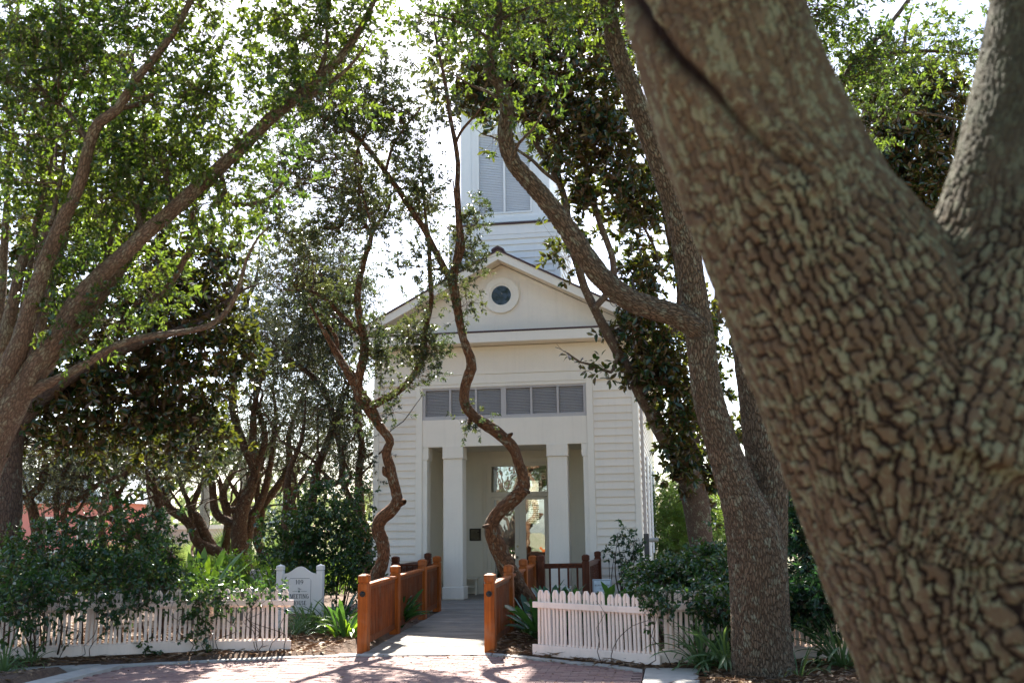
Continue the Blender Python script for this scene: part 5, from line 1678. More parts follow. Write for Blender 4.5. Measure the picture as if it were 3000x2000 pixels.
# ---- dark tree beyond the foreground fork, right
mr = tree('magnolia_tree', 'dark magnolia showing through the fork of the foreground trunk', 2640, 1700, 20)
tb = Tubes(95)
root(tb, 2600, 1500, 90, 20, 10)
limb(tb, [(2600, 1510, 90), (2620, 1200, 80), (2640, 900, 60), (2660, 650, 44), (2640, 400, 30), (2650, 200, 16)], 20, 20, 9)
limb(tb, [(2640, 900, 40), (2700, 700, 30), (2760, 500, 18), (2790, 400, 10)], 20, 19.6, 8)
cr = Crown(tb, 96)
for a in ((2560, 230, 19.9, 90, 90, .6, 22), (2740, 260, 20, 110, 80, .6, 24), (2850, 520, 20, 80, 110, .6, 16), (2600, 420, 19.8, 110, 110, .8, 40), (2690, 540, 19.8, 120, 120, .8, 44), (2620, 650, 19.8, 100, 120, .8, 36), (2700, 760, 19.8, 110, 120, .8, 36), (2660, 330, 19.9, 110, 80, .7, 22), (2800, 680, 20, 100, 120, .8, 22), (2570, 560, 19.8, 70, 90, .5, 16), (2760, 400, 20, 90, 90, .6, 14)):
    cr.cloud(*a[:6], int(a[6] * 1.9), MAG, 5, 9, .16, .12)
tb.build('trunk', M['bark_dark'], mr)
cr.build('crown', M['leaf_mag'], mr)

# ---- grove of small oaks behind the left beds
GL = 'small twisted oaks of the grove left of the house'
def grove(label, px, py, d, limbs, clouds, seed, mat='bark_grove', leaf=GRV, lm='leaf_grove', nspr=6):
    t = tree('grove_oak', label, px, py, d, 'tree', GL)
    tb = Tubes(seed)
    for (pts, d0, d1) in limbs:
        p0 = PD(pts[0][0], pts[0][1], d0)
        free = not tb.pts or np.linalg.norm(np.vstack(tb.pts) - p0, axis=1).min() > .55
        limb(tb, pts, d0, d1, 9, .2, .08)
        if free: root(tb, pts[0][0], pts[0][1], pts[0][2], d0, 10, 1.25)
    base_ = np.vstack(tb.pts); br_ = np.concatenate(tb.prad)
    ok_ = np.where((base_[:, 2] > 1.6) & (br_ > .03))[0]
    for k in range(16 if len(ok_) else 0):
        i_ = int(tb.rng.choice(ok_)); p_ = base_[i_].copy(); dv_ = norm(np.array([tb.rng.normal(0, 1), tb.rng.normal(0, .6), tb.rng.uniform(.2, 1.2)]))
        q_ = [p_]; n_ = int(tb.rng.integers(5, 9))
        for m_ in range(n_):
            dv_ = norm(dv_ + tb.rng.normal(0, .45, 3) + np.array([0, 0, .12])); p_ = p_ + dv_ * tb.rng.uniform(.28, .55); q_.append(p_)
        r_ = min(br_[i_] * .6, tb.rng.uniform(.022, .05))
        tb.tube(q_, np.linspace(r_, .006, len(q_)), 6, .16, .08)
    cr = Crown(tb, seed + 1)
    for a in clouds: cr.cloud(*a[:6], int(a[6] * 2.6), leaf, nspr, 15, .26, .34, True, True)
    tb.build('trunk', M[mat], t); cr.build('crown', M[lm], t)
    return t


grove('thick-trunked grove oak behind the strap-leaved plant, its limbs fanning up', 745, 1719, 27,
      [([(745, 1715, 62), (716, 1660, 50), (704, 1610, 48), (701, 1558, 50), (704, 1523, 48), (712, 1482, 42), (730, 1444, 36), (742, 1400, 32), (748, 1375, 30)], 27, 27),
       ([(748, 1380, 26), (725, 1330, 24), (702, 1268, 24), (683, 1197, 24), (685, 1100, 22), (687, 1010, 20), (690, 960, 18), (720, 890, 14), (750, 820, 9)], 27, 27),
       ([(748, 1378, 22), (776, 1291, 19), (762, 1220, 16), (748, 1151, 15), (758, 1062, 13), (795, 1034, 11), (840, 1000, 7)], 27, 26.5),
       ([(704, 1548, 34), (686, 1533, 30), (643, 1515, 26), (627, 1482, 24), (622, 1418, 22), (602, 1380, 20), (585, 1338, 18), (538, 1221, 15), (528, 1150, 11)], 27, 27.4),
       ([(716, 1620, 34), (726, 1570, 30), (735, 1520, 28), (752, 1490, 26), (770, 1456, 24), (783, 1405, 20), (800, 1310, 16), (808, 1220, 13), (800, 1140, 8)], 27.2, 27.6),
       ([(705, 1490, 22), (660, 1490, 18), (650, 1440, 17), (640, 1400, 14), (600, 1350, 10)], 27, 26.6),
       ([(690, 980, 14), (670, 900, 12), (660, 820, 9)], 27, 27),
       ([(538, 1221, 12), (480, 1250, 10), (430, 1230, 7)], 27.4, 27)],
      ((720, 880, 26.8, 130, 110, 1.2, 34), (820, 960, 26.6, 120, 110, 1.2, 34), (860, 1080, 26.6, 110, 90, 1.0, 26), (760, 1130, 26.8, 90, 90, 1.0, 18), (650, 1210, 27, 110, 70, .9, 16), (800, 1250, 27, 110, 70, 1.0, 18), (520, 1330, 27.2, 120, 60, .9, 14), (650, 1360, 27, 110, 40, .8, 9), (740, 1010, 26.8, 80, 80, .8, 14)), 101, 'bark_grove')
grove('slim grove oak twisting up between the sign and the thick grove trunk', 775, 1655, 28.5,
      [([(778, 1660, 30), (770, 1622, 28), (752, 1584, 26), (760, 1550, 26), (765, 1495, 24), (800, 1440, 22), (832, 1395, 20), (850, 1340, 18), (845, 1280, 15), (870, 1200, 12), (900, 1130, 8)], 28.5, 28.5),
       ([(765, 1500, 20), (752, 1440, 18), (760, 1390, 16), (775, 1330, 13), (820, 1250, 9)], 28.5, 29),
       ([(758, 1570, 18), (742, 1540, 16), (735, 1500, 14), (700, 1450, 10)], 28.5, 28.2)],
      ((870, 1190, 28.5, 110, 80, 1.0, 22), (930, 1250, 28.5, 80, 70, .9, 16), (830, 1330, 28.6, 90, 50, .8, 10), (950, 1050, 28.5, 90, 90, 1.0, 22), (740, 1290, 29, 80, 60, .8, 8)), 111, 'bark_grove')
grove('grove oak right of the slim one, leaning behind the bright bush', 850, 1650, 24,
      [([(842, 1640, 26), (838, 1590, 25), (834, 1533, 24), (839, 1482, 23), (842, 1431, 22), (850, 1370, 18), (880, 1300, 14), (890, 1240, 9)], 24, 24),
       ([(836, 1520, 18), (855, 1480, 15), (870, 1430, 13), (900, 1380, 9)], 24, 24),
       ([(890, 1600, 26), (895, 1540, 27), (913, 1482, 28), (920, 1430, 28), (930, 1370, 26), (955, 1310, 24), (977, 1244, 22), (968, 1190, 20), (940, 1130, 18), (895, 1085, 15), (860, 1060, 10)], 24.5, 24.5),
       ([(920, 1440, 16), (955, 1400, 16), (985, 1415, 18), (1003, 1395, 20), (1000, 1330, 18), (985, 1250, 16), (1000, 1180, 14), (1030, 1110, 9)], 24.5, 24.3),
       ([(1080, 1560, 22), (1050, 1500, 21), (1020, 1450, 20), (1002, 1402, 18)], 24.2, 24.4),
       ([(1062, 1600, 26), (1058, 1500, 26), (1050, 1400, 24), (1060, 1300, 20), (1040, 1200, 14)], 24, 24)],
      ((930, 960, 24.5, 120, 90, 1.0, 30), (1010, 1030, 24.4, 60, 90, .9, 18), (900, 1020, 24.5, 100, 80, 1.0, 20), (1010, 1200, 24.3, 70, 90, .9, 22), (1040, 1330, 24.2, 50, 80, .8, 18), (950, 1180, 24.5, 80, 80, .9, 16), (980, 850, 24.6, 90, 90, 1.0, 26), (1050, 880, 24.6, 50, 60, .8, 10), (880, 860, 24.6, 100, 90, 1.0, 24), (1060, 1440, 24, 40, 70, .6, 10), (960, 760, 24.6, 90, 80, .9, 18), (850, 770, 24.8, 100, 80, 1, 18)), 121, 'bark_grove')
grove('grove oak with a trunk bowed low to the ground behind the person', 648, 1640, 30,
      [([(668, 1660, 34), (648, 1622, 34), (615, 1606, 32), (580, 1590, 30), (566, 1558, 28), (551, 1530, 26), (515, 1502, 25), (497, 1488, 24), (480, 1455, 22), (459, 1404, 20), (434, 1378, 16), (400, 1340, 11)], 30, 30),
       ([(625, 1615, 40), (606, 1580, 36), (588, 1540, 34), (570, 1508, 30), (560, 1498, 24), (572, 1460, 16), (590, 1420, 12), (600, 1360, 8)], 30.3, 30.5),
       ([(560, 1500, 18), (548, 1460, 15), (530, 1420, 12), (520, 1370, 8)], 30.4, 30.8),
       ([(480, 1455, 12), (510, 1420, 10), (540, 1380, 7)], 30, 30)],
      ((470, 1350, 30, 130, 50, 1.0, 16), (570, 1370, 30.4, 100, 50, 1.0, 13), (400, 1310, 30, 120, 60, 1.0, 15), (620, 1290, 30.4, 100, 60, 1.0, 14)), 131, 'bark_grove')
grove('leaning grove oak in front of the pale wall, arms spread low', 470, 1620, 26.5,
      [([(500, 1650, 46), (454, 1590, 40), (408, 1562, 38), (370, 1544, 36), (348, 1519, 30), (344, 1468, 28), (332, 1442, 24), (306, 1404, 18), (280, 1360, 12)], 26.5, 26.5),
       ([(375, 1592, 34), (356, 1560, 34), (345, 1530, 30)], 26.5, 26.5),
       ([(372, 1546, 20), (395, 1534, 17), (434, 1524, 16), (464, 1498, 15), (472, 1467, 13), (462, 1430, 9)], 26.5, 26.2),
       ([(338, 1519, 20), (300, 1514, 17), (255, 1519, 14), (200, 1500, 9)], 26.5, 26.2),
       ([(344, 1450, 16), (362, 1420, 13), (372, 1380, 9)], 26.5, 26.5),
       ([(456, 1560, 18), (470, 1520, 20), (462, 1470, 20), (455, 1430, 16), (450, 1380, 10)], 27, 27)],
      ((300, 1340, 26.5, 120, 50, 1.0, 16), (380, 1360, 26.5, 90, 40, .8, 10), (200, 1380, 26.5, 110, 70, 1.0, 16), (250, 1290, 26.5, 130, 60, 1.0, 16)), 141)
grove('forked grove oak before the pink house', 110, 1600, 25,
      [([(116, 1610, 34), (108, 1560, 32), (97, 1493, 30), (84, 1460, 28), (104, 1438, 24), (122, 1417, 22), (133, 1366, 20), (179, 1345, 16), (230, 1300, 10)], 25, 25),
       ([(84, 1462, 20), (56, 1452, 18), (20, 1430, 14), (-20, 1400, 10)], 25, 25),
       ([(190, 1560, 20), (190, 1485, 20), (230, 1460, 19), (268, 1430, 18), (306, 1411, 16), (345, 1395, 11)], 25.3, 25.3),
       ([(166, 1520, 16), (166, 1462, 17), (179, 1404, 15), (204, 1353, 11)], 25.2, 25.2),
       ([(268, 1440, 14), (262, 1400, 14), (230, 1390, 12), (190, 1380, 9)], 25.2, 25.2)],
      ((100, 1330, 25, 110, 70, .9, 20), (190, 1420, 25, 90, 60, .8, 16), (60, 1420, 25, 60, 60, .7, 9), (300, 1320, 25.3, 110, 60, .9, 14)), 151)

grove('farther grove oak closing the view behind the leaning one', 300, 1600, 34,
      [([(300, 1600, 26), (296, 1520, 24), (310, 1450, 22), (290, 1380, 18), (330, 1300, 12)], 34, 34), ([(310, 1460, 16), (360, 1400, 13), (420, 1350, 9)], 34, 34), ([(296, 1500, 14), (240, 1430, 11), (190, 1370, 7)], 34, 34)],
      ((300, 1330, 34, 170, 60, 1.6, 26), (420, 1390, 34, 120, 45, 1.2, 14), (150, 1390, 34, 140, 60, 1.4, 20), (480, 1290, 34, 140, 60, 1.4, 20), (60, 1300, 34, 120, 70, 1.3, 16)), 161)
grove('farther grove oak filling the gap behind the slim trunks', 850, 1600, 33,
      [([(660, 1600, 26), (668, 1520, 24), (655, 1440, 22), (690, 1370, 18), (720, 1290, 12)], 33, 33), ([(668, 1500, 16), (720, 1430, 14), (780, 1380, 9)], 33, 33), ([(860, 1600, 24), (868, 1520, 22), (850, 1440, 20), (880, 1360, 15), (930, 1290, 10)], 33, 33)],
      ((700, 1320, 33, 130, 55, 1.4, 20), (850, 1340, 33, 130, 55, 1.4, 22), (960, 1370, 33, 90, 70, 1.2, 18), (1000, 1280, 33, 70, 80, 1.2, 14), (580, 1340, 33, 110, 45, 1.2, 13), (800, 1420, 33, 100, 30, 1, 8)), 165)

# ------------------------------------------------------------------ shrubs, vines and border plants
SHR = dict(L=.085, W=.040, six=True, spread=.9, droop=.2)
VIN = dict(L=.060, W=.036, six=True, spread=1.0, droop=.3)


def shrub(name, label, px, py, d, clouds, seed, leaf=SHR, mat='leaf_shrub', bark='bark_dark', nstem=7, spread=.6, nspr=6, nleaf=11, sig=.12, slen=.18, cat='shrub', group=None):
    g_ = GZ(px, py) if d is None else PD(px, py, d)
    t = thing(name, label, cat, (float(g_[0]), float(g_[1]), 0), group)
    tb = Tubes(seed); cr = Crown(tb, seed + 1)
    b = np.array([g_[0], g_[1], 0.0])
    for a in clouds:
        c = PD(a[0], a[1], a[2])
        for k in range(max(2, nstem // len(clouds))):
            p1 = c + RT * cr.rng.uniform(-.7, .7) * a[3] * a[2] / F + UP * cr.rng.uniform(-.6, .6) * a[4] * a[2] / F
            b0 = b + np.array([cr.rng.normal(0, spread * .3), cr.rng.normal(0, .1), -.05])
            b0 = b0 * .6 + np.array([p1[0], p1[1], -.05]) * .4
            m = (b0 + p1) / 2 + cr.rng.normal(0, .07, 3)
            tb.tube([b0, m, p1], [.016, .011, .004], 6, .12)
    for a in clouds: cr.cloud(*a, leaf, nspr, nleaf, sig, slen)
    tb.build('stems', M[bark], t)
    cr.build('foliage', M[mat], t)
    return t


shrub('camellia_bush', 'big dark glossy bush swallowing the left end of the picket fence', 160, 1800, 13.6,
      ((130, 1690, 13.8, 150, 50, .4, 30), (50, 1715, 12.8, 80, 40, .3, 16), (250, 1640, 14.4, 120, 50, .4, 16), (330, 1690, 14.0, 110, 45, .4, 20), (200, 1555, 14.6, 130, 45, .4, 8), (50, 1780, 12.25, 60, 30, .12, 10), (170, 1750, 12.6, 60, 30, .15, 6), (110, 1610, 14.4, 90, 45, .3, 8), (40, 1650, 14, 70, 50, .3, 12)), 201, nstem=20)
shrub('camellia_bush', 'glossy bush with sunlit leaf tops behind the middle of the left fence', 440, 1800, 14.9,
      ((430, 1630, 15.0, 110, 50, .4, 16), (500, 1725, 14.7, 90, 22, .3, 14), (420, 1710, 14.5, 110, 40, .4, 24), (310, 1490, 15.2, 80, 40, .3, 6), (470, 1570, 15.0, 60, 40, .3, 5), (640, 1745, 14.2, 90, 15, .2, 9), (380, 1550, 15.1, 90, 40, .3, 7)), 205, nstem=14)


def vine(label, pts, dens, seed, hmax=.85, mat='leaf_shrub'):
    """leaves and tendrils clinging to a fence line; dens(t) is how thickly it grows at t along it"""
    rg = np.random.default_rng(seed)
    t = thing('jasmine_vine', label, 'vine', (pts[0][0], pts[0][1], 0))
    tb = Tubes(seed); cr = Crown(tb, seed + 1)
    P_ = np.array(pts, float); ln = np.concatenate([[0], np.cumsum(np.linalg.norm(np.diff(P_, axis=0), axis=1))])
    def at_(s_): return np.array([np.interp(s_, ln, P_[:, 0]), np.interp(s_, ln, P_[:, 1])])
    cl_ = []
    n = int(ln[-1] * 95)
    for k in range(n):
        s_ = rg.uniform(0, ln[-1]); tt = s_ / ln[-1]
        zz = rg.uniform(.08, hmax) if rg.uniform() > .45 else rg.uniform(hmax - .16, hmax + .06)
        blob = vnoise(np.array([s_ * 2.6]), np.array([zz * 3.2]), 1.0, seed)[0]
        top = .25 if zz > hmax - .2 else 0
        if blob + top < 1.05 - dens(tt): continue
        q_ = at_(s_); e_ = at_(min(s_ + .05, ln[-1])) - at_(max(s_ - .05, 0)); e_ /= np.linalg.norm(e_)
        nn_ = np.array([e_[1], -e_[0]])
        o_ = rg.uniform(.05, .17) if zz < hmax - .1 else rg.uniform(-.22, .2)
        cl_.append((q_[0] + nn_[0] * o_, q_[1] + nn_[1] * o_, zz))
    for k in range(int(ln[-1] * 6)):
        s_ = rg.uniform(0, ln[-1])
        if rg.uniform() > dens(s_ / ln[-1]) + .15: continue
        q_ = at_(s_); pts3 = []
        zz = .02
        e_ = at_(min(s_ + .05, ln[-1])) - at_(max(s_ - .05, 0)); e_ /= np.linalg.norm(e_)
        nn_ = np.array([e_[1], -e_[0]])
        while zz < hmax:
            pts3.append([q_[0] + nn_[0] * .07, q_[1] + nn_[1] * .07, zz])
            zz += rg.uniform(.08, .2); s_ = np.clip(s_ + rg.normal(0, .12), 0, ln[-1]); q_ = at_(s_)
        if len(pts3) > 2: tb.tube(pts3, np.linspace(.006, .0025, len(pts3)), 5, .08, .05)
    cr.sprays(np.array(cl_), VIN, 3, 7, .05, .11)
    tb.build('stems', M['bark_dark'], t); cr.build('foliage', M[mat], t)


vine('leafy vine climbing over the left picket fence, thickest in the middle', [(-5.9, -11.42), (-3.9, -10.34), (-2.55, -9.72), (-1.42, -9.40)], lambda t_: .52 if t_ < .72 else .52 - .25 * (t_ - .72) / .28, 209)
vine('thin vine trailing over the bend of the right picket fence', [(2.9, -10.08), (3.62, -10.54), (3.68, -10.48), (5.15, -10.17)], lambda t_: .12 + .42 * min(1, max(0, t_ - .15) / .4), 213, .78)
shrub('viburnum_bush', 'sunlit glossy bush between the house sign and the left wall of the house', 960, 1800, 19.2,
      ((960, 1560, 19.2, 110, 90, .6, 40), (870, 1620, 19.0, 90, 70, .5, 28), (1030, 1500, 19.2, 60, 80, .4, 20), (880, 1520, 19.3, 80, 70, .4, 20), (1040, 1610, 19.0, 55, 80, .4, 22), (960, 1670, 18.8, 110, 60, .4, 28), (800, 1580, 19.2, 50, 50, .4, 9), (1060, 1680, 18.6, 40, 40, .3, 9), (930, 1440, 19.4, 60, 50, .4, 9)), 217, SHR, nstem=18, nspr=6, nleaf=11)
shrub('viburnum_bush', 'bush spilling over the right fence, sun catching its upper leaves', 2010, 1850, 14.2,
      ((1960, 1720, 13.8, 90, 45, .4, 28), (2050, 1700, 14.0, 90, 60, .4, 32), (2110, 1740, 13.7, 70, 70, .35, 28), (2040, 1780, 13.4, 70, 40, .2, 18), (1900, 1735, 14, 55, 28, .3, 12), (2100, 1650, 14.4, 60, 40, .3, 12), (2090, 1780, 11.85, 50, 40, .12, 12)), 221, SHR, nstem=14)
shrub('evergreen_hedge', 'dark green hedge between the twin trunk and the foreground oak', 2420, 1900, 14.0,
      ((2400, 1700, 13.6, 130, 110, .5, 60), (2380, 1800, 13.2, 120, 60, .3, 34), (2360, 1560, 14.2, 110, 110, .5, 40), (2500, 1640, 14, 110, 160, .5, 40), (2330, 1420, 14.6, 70, 110, .5, 20), (2390, 1750, 11.75, 100, 45, .15, 24), (2330, 1770, 11.8, 40, 40, .12, 9), (2450, 1800, 11.6, 60, 50, .12, 12), (2420, 1450, 14.8, 100, 110, .5, 24)), 225, SHR, 'leaf_hedge', nstem=18)
shrub('bamboo_stand', 'bright sunlit bamboo beyond the right side of the house', 1990, 1700, 34,
      ((1980, 1500, 34, 60, 80, 1.5, 60), (2000, 1600, 33, 70, 80, 1.2, 60), (2080, 1560, 34, 60, 120, 1.2, 40), (1960, 1660, 32, 50, 50, 1, 26), (2110, 1480, 34, 50, 140, 1, 30)), 229, dict(L=.16, W=.03, spread=.8, droop=.5), 'leaf_bamboo', nstem=24, nspr=8, nleaf=16, sig=.35, slen=.5, cat='bamboo')
shrub('yew_bush', 'dark bush at the foot of the magnolia trunk', 1960, 1760, 20.5,
      ((2010, 1670, 20.3, 60, 40, .5, 16), (1960, 1690, 20.2, 40, 25, .4, 7), (2100, 1660, 20, 50, 60, .4, 14)), 233, SHR, 'leaf_hedge', nstem=8)
shrub('young_camellia', 'spindly young camellia with few leaves against the right clapboards', 1825, 1750, 20.0,
      ((1815, 1565, 20, 35, 14, .1, 5), (1850, 1578, 20, 26, 14, .1, 4), (1835, 1610, 20, 24, 20, .1, 4), (1795, 1625, 20, 18, 18, .1, 4), (1865, 1625, 20, 26, 22, .1, 4), (1845, 1650, 20, 30, 20, .1, 3), (1870, 1670, 20, 24, 10, .1, 2), (1822, 1656, 20, 18, 10, .1, 2), (1835, 1690, 20, 24, 12, .1, 3), (1880, 1700, 20, 14, 8, .1, 1), (1870, 1605, 20, 14, 14, .1, 2)), 237, SHR, 'leaf_hedge', nstem=11, nspr=3, nleaf=7, sig=.06, slen=.10, spread=.15)
shrub('understory_bush', 'low leafy bush under the grove beside the bowed trunk', 860, 1680, 22,
      ((830, 1650, 22, 70, 40, .4, 12), (700, 1680, 20, 70, 35, .4, 14), (650, 1660, 21, 60, 30, .4, 10), (820, 1700, 19, 40, 30, .3, 8)), 241, SHR, 'leaf_strap', nstem=8)


def strap_mesh(L, W, rise, bend, n=7, mat='leaf_strap', taper=.35):
    """one arching blade along +x, broadest before the middle"""
    v, f = [], []
    x = z = 0.0; a = rise
    st = L / n
    for i in range(n + 1):
        t = i / n
        w = W * (math.sin(math.pi * min(1, (t * (1 - taper) + taper * .35) * .98 + .02)) ** .8) * .5
        if i == n: w = W * .02
        v += [(x, -w, z + w * .35), (x, 0, z), (x, w, z + w * .35)]
        x += st * math.cos(a); z += st * math.sin(a); a -= bend / n
    for i in range(n):
        for k in range(2): f.append((3 * i + k, 3 * i + 3 + k, 3 * i + 4 + k, 3 * i + 1 + k))
    me = MB().add(v, f).mesh('leaf', True); me.materials.append(M[mat])
    return me


def rosette(name, label, loc, meshes, n, tilt=(.0, .0), cat='plant', group=None, r0=.04, smin=.7, smax=1.15, arc=(0, 2 * math.pi)):
    t = thing(name, label, cat, loc, group)
    for k in range(n):
        o = bpy.data.objects.new('leaf', meshes[k % len(meshes)])
        az = random.uniform(*arc)
        s_ = random.uniform(smin, smax)
        rr_ = random.uniform(0, r0)
        o.location = (loc[0] + rr_ * math.cos(az), loc[1] + rr_ * math.sin(az), loc[2] + random.uniform(-.02, .01))
        o.rotation_euler = (random.gauss(0, .25), random.gauss(0, .12), az)
        o.scale = (s_, s_ * random.uniform(.8, 1.2), s_)
        put(o, t)
    return t


def V3(p, z=0.0): return (float(p[0]), float(p[1]), z)


crin = [strap_mesh(1.45, .15, 1.25, .5), strap_mesh(1.3, .15, 1.0, .8), strap_mesh(1.15, .13, .75, .8), strap_mesh(1.5, .15, 1.42, .3)]
rosette('crinum_lily', 'bright green strap-leaved lily glowing in the sun behind the left fence', V3(PD(588, 1700, 18.6), .05), crin, 28)
rosette('crinum_lily', 'second strap-leaved lily at the foot of the grove beside the sign', V3(PD(805, 1700, 20.5), .05), crin, 16, smax=.95)
asp = [strap_mesh(.62, .105, 1.2, .9, mat='leaf_dark'), strap_mesh(.55, .11, .95, 1.1, mat='leaf_dark'), strap_mesh(.68, .10, 1.35, .6, mat='leaf_dark')]
AG = 'cast-iron plants behind the right fence'
for (px_, dd, lb) in ((1590, 14.6, 'broad-leaved cast-iron plant by the leaning trunk, leftmost behind the right fence'), (1640, 14.9, 'broad-leaved cast-iron plant in front of the open balusters'), (1690, 15.0, 'cast-iron plant just left of the security notice'), (1735, 14.9, 'cast-iron plant whose leaves cross the security notice'), (1810, 15.4, 'cast-iron plant right of the security notice under the young camellia'), (1610, 16.6, 'cast-iron plant at the foot of the right-hand porch railing')):
    g_ = PD(px_, 1780, dd)
    rosette('cast_iron_plant', lb, V3(g_, .04), asp, 32, group=AG, r0=.16, smin=.9, smax=1.35)
rosette('cast_iron_plant', 'cast-iron plant pushing its leaves through the left boardwalk rail', (-.78, -6.1, .06), asp, 24, r0=.1, arc=(-1.0, 1.2))
rosette('cast_iron_plant', 'dark cast-iron plant under the leaning trunk at the right rail', (1.58, -6.7, .1), asp, 24, r0=.14, smin=.6, smax=.95)
ging = [strap_mesh(.50, .052, 1.25, 1.4), strap_mesh(.52, .05, .95, 1.6), strap_mesh(.45, .06, .8, 1.2, mat='leaf_dark'), strap_mesh(.56, .055, 1.4, 1.0, mat='leaf_dark')]
rosette('ginger_plant', 'lush yellow-green ginger clump left of the front boardwalk post', V3(PD(1015, 1850, 15.3), .05), ging, 70, r0=.30, smin=.7, smax=1.25)
rosette('ginger_plant', 'ginger clump beside the right post of the house sign', V3(PD(975, 1830, 16.8), .05), ging, 60, r0=.28, smin=.7, smax=1.25)
gras = [strap_mesh(.55, .020, 1.35, 1.5, 8, 'leaf_grass', .7), strap_mesh(.5, .024, 1.1, 2.0, 8, 'leaf_grass', .7), strap_mesh(.45, .020, 1.45, .8, 8, 'leaf_grass', .7), strap_mesh(.42, .022, .8, 1.9, 8, 'leaf_grass', .7)]
GG = 'ribbon grass clumps along the paving'
for (px_, py_, dd, n, sc_, lb) in ((2060, 1990, 11.4, 70, 1.25, 'striped ribbon grass clump right of the concrete slab'), (2135, 1992, 11.2, 70, 1.25, 'ribbon grass clump left of the twin trunk foot'), (2000, 1985, 11.9, 26, .7, 'wispy ribbon grass leaning over the slab edge'), (2340, 2010, 10.6, 26, .7, 'small ribbon grass tuft right of the twin trunk foot'), (2470, 1985, 11.2, 76, 1.3, 'full ribbon grass clump beside the foreground oak'), (85, 1975, 12.4, 46, .75, 'dark ribbon grass clump at the lower left kerb'), (10, 1990, 11.9, 40, .8, 'ribbon grass clump at the lower left corner'),
                                  (898, 1850, 16.3, 64, 1.15, 'tall grass clump before the house sign'), (945, 1860, 15.9, 44, .8, 'pale grass tuft right below the house sign'), (862, 1870, 15.6, 54, .8, 'sun-bleached grass tuft by the end of the left fence'), (1945, 1910, 12.3, 12, .9, 'few tall grass blades at the bend of the right fence')):
    g_ = PD(px_, py_, dd)
    rosette('ribbon_grass', lb, V3(g_, .03), gras, n, group=GG, r0=.09, smin=.65 * sc_, smax=1.25 * sc_)

# ------------------------------------------------------------------ leaf litter and pine straw on the beds
rng = np.random.default_rng(77)
def scatter(n, x0, x1, y0, y1):
    x = rng.uniform(x0, x1, n); y = rng.uniform(y0, y1, n)
    jx = np.clip(np.searchsorted(xs, x), 0, len(xs) - 1); jy = np.clip(np.searchsorted(ys, y), 0, len(ys) - 1)
    z = hz[jy, jx]
    k = z > -.02
    return np.stack([x[k], y[k], z[k] + .008], 1)


def litter(name, P_, L, W, mat, six, tilt=.25):
    n = len(P_)
    an = rng.uniform(0, 6.283, n)
    d = norm(np.stack([np.cos(an), np.sin(an), rng.normal(0, tilt, n)], 1))
    nr = norm(np.stack([rng.normal(0, tilt, n), rng.normal(0, tilt, n), np.ones(n)], 1))
    v, f = leaf_geo(P_, d, nr, L * rng.uniform(.6, 1.3, n), W * rng.uniform(.6, 1.3, n), six)
    return tag(obj(name, mesh_np(name, v, f), mat), kind='stuff')


Pl = np.vstack([scatter(5200, -7.5, -.6, -11.2, -5), scatter(2600, 1.3, 3.6, -10.4, -5), scatter(3600, 3.4, 8, -12.4, -8), scatter(1500, -9, -3, -13, -10.6)])
o = litter('leaf_litter', Pl, .085, .045, M['litter'], True)
tag(o, 'dry brown fallen leaves strewn over the mulch beds', 'leaf litter')
Pl = np.vstack([scatter(7000, -6, -.6, -11, -6.5), scatter(3500, 1.3, 3.6, -10.4, -6.5), scatter(4500, 3.4, 7, -12.4, -9)])
o = litter('pine_straw', Pl, .20, .006, M['straw'], False, .15)
tag(o, 'rust-brown pine straw covering the planting beds', 'pine straw')
px_l = rng.uniform(-2.8, 3.3, 260)
Pp = np.stack([px_l, np.where(rng.uniform(0, 1, 260) < .55, kerb_y(px_l) - .16 - rng.exponential(.12, 260), rng.uniform(-12, -9.3, 260)), np.full(260, .012)], 1)
o = litter('paving_leaves', Pp, .05, .026, M['litter'], True)
tag(o, 'small dry leaves lying loose on the brick paving', 'leaves')
st = MB().ball((0, 0, 0), .055, 9, 6, .7)
st.v = [(x * (1 + .2 * math.sin(9 * y)), y * 1.15, z * (1 + .3 * math.sin(14 * x))) for (x, y, z) in st.v]
p_ = GZ(943, 1898)
so = st.build('stone', M['signw']); so.location = (float(p_[0]), float(p_[1]), .05)
tag(so, 'white stone at the bed edge between fence end and boardwalk', 'stone')

# ------------------------------------------------------------------ what stands beyond the grove
ph = PD(120, 1560, 55)
hx0, hx1 = float(PD(-260, 1560, 55)[0]), float(PD(300, 1560, 55)[0])
hy = float(PD(300, 1560, 55)[1])
pk_ = thing('pink_house', 'pink stucco house with a grey metal roof beyond the grove at the left', 'house', ((hx0 + hx1) / 2, hy, 0))
w = MB().box(hx0, hx1, hy, hy + 7, -.1, 3.55).build('wall', M['pink'], pk_)
MB().prism([(hx0 - .4, 3.5), (hx1 + .4, 3.5), (hx1 - 1.6, 5.4), (hx0 + 1.6, 5.4)], hy - .4, hy + 7.4, 'y').build('roof', M['metalroof'], pk_)
MB().bbox(hx0 - .05, hx1 + .05, hy - .06, hy, .75, .92).build('band', M['white_trim'], pk_)
for wxp in (140, -60, 255):
    c_ = GY(wxp, 1545, hy)
    wx_ = float(c_[0])
    wi = MB().bbox(wx_ - .55, wx_ + .55, hy - .08, hy - .001, 1.3, 2.75).build('window', M['white_trim'], pk_)
    for (a0, a1) in ((-.45, -.04), (.04, .45)):
        MB().box(wx_ + a0, wx_ + a1, hy - .085, hy - .081, 1.4, 2.65).build('pane', M['dark'], wi)
cw = thing('garden_wall', 'low cream garden wall with a pale coping behind the grove', 'wall', V3(PD(390, 1560, 62)))
a = PD(302, 1560, 62); b = PD(700, 1560, 62)
MB().box(float(a[0]), float(b[0]), float(a[1]), float(a[1]) + .4, -.1, 2.0).build('wall', M['cream'], cw)
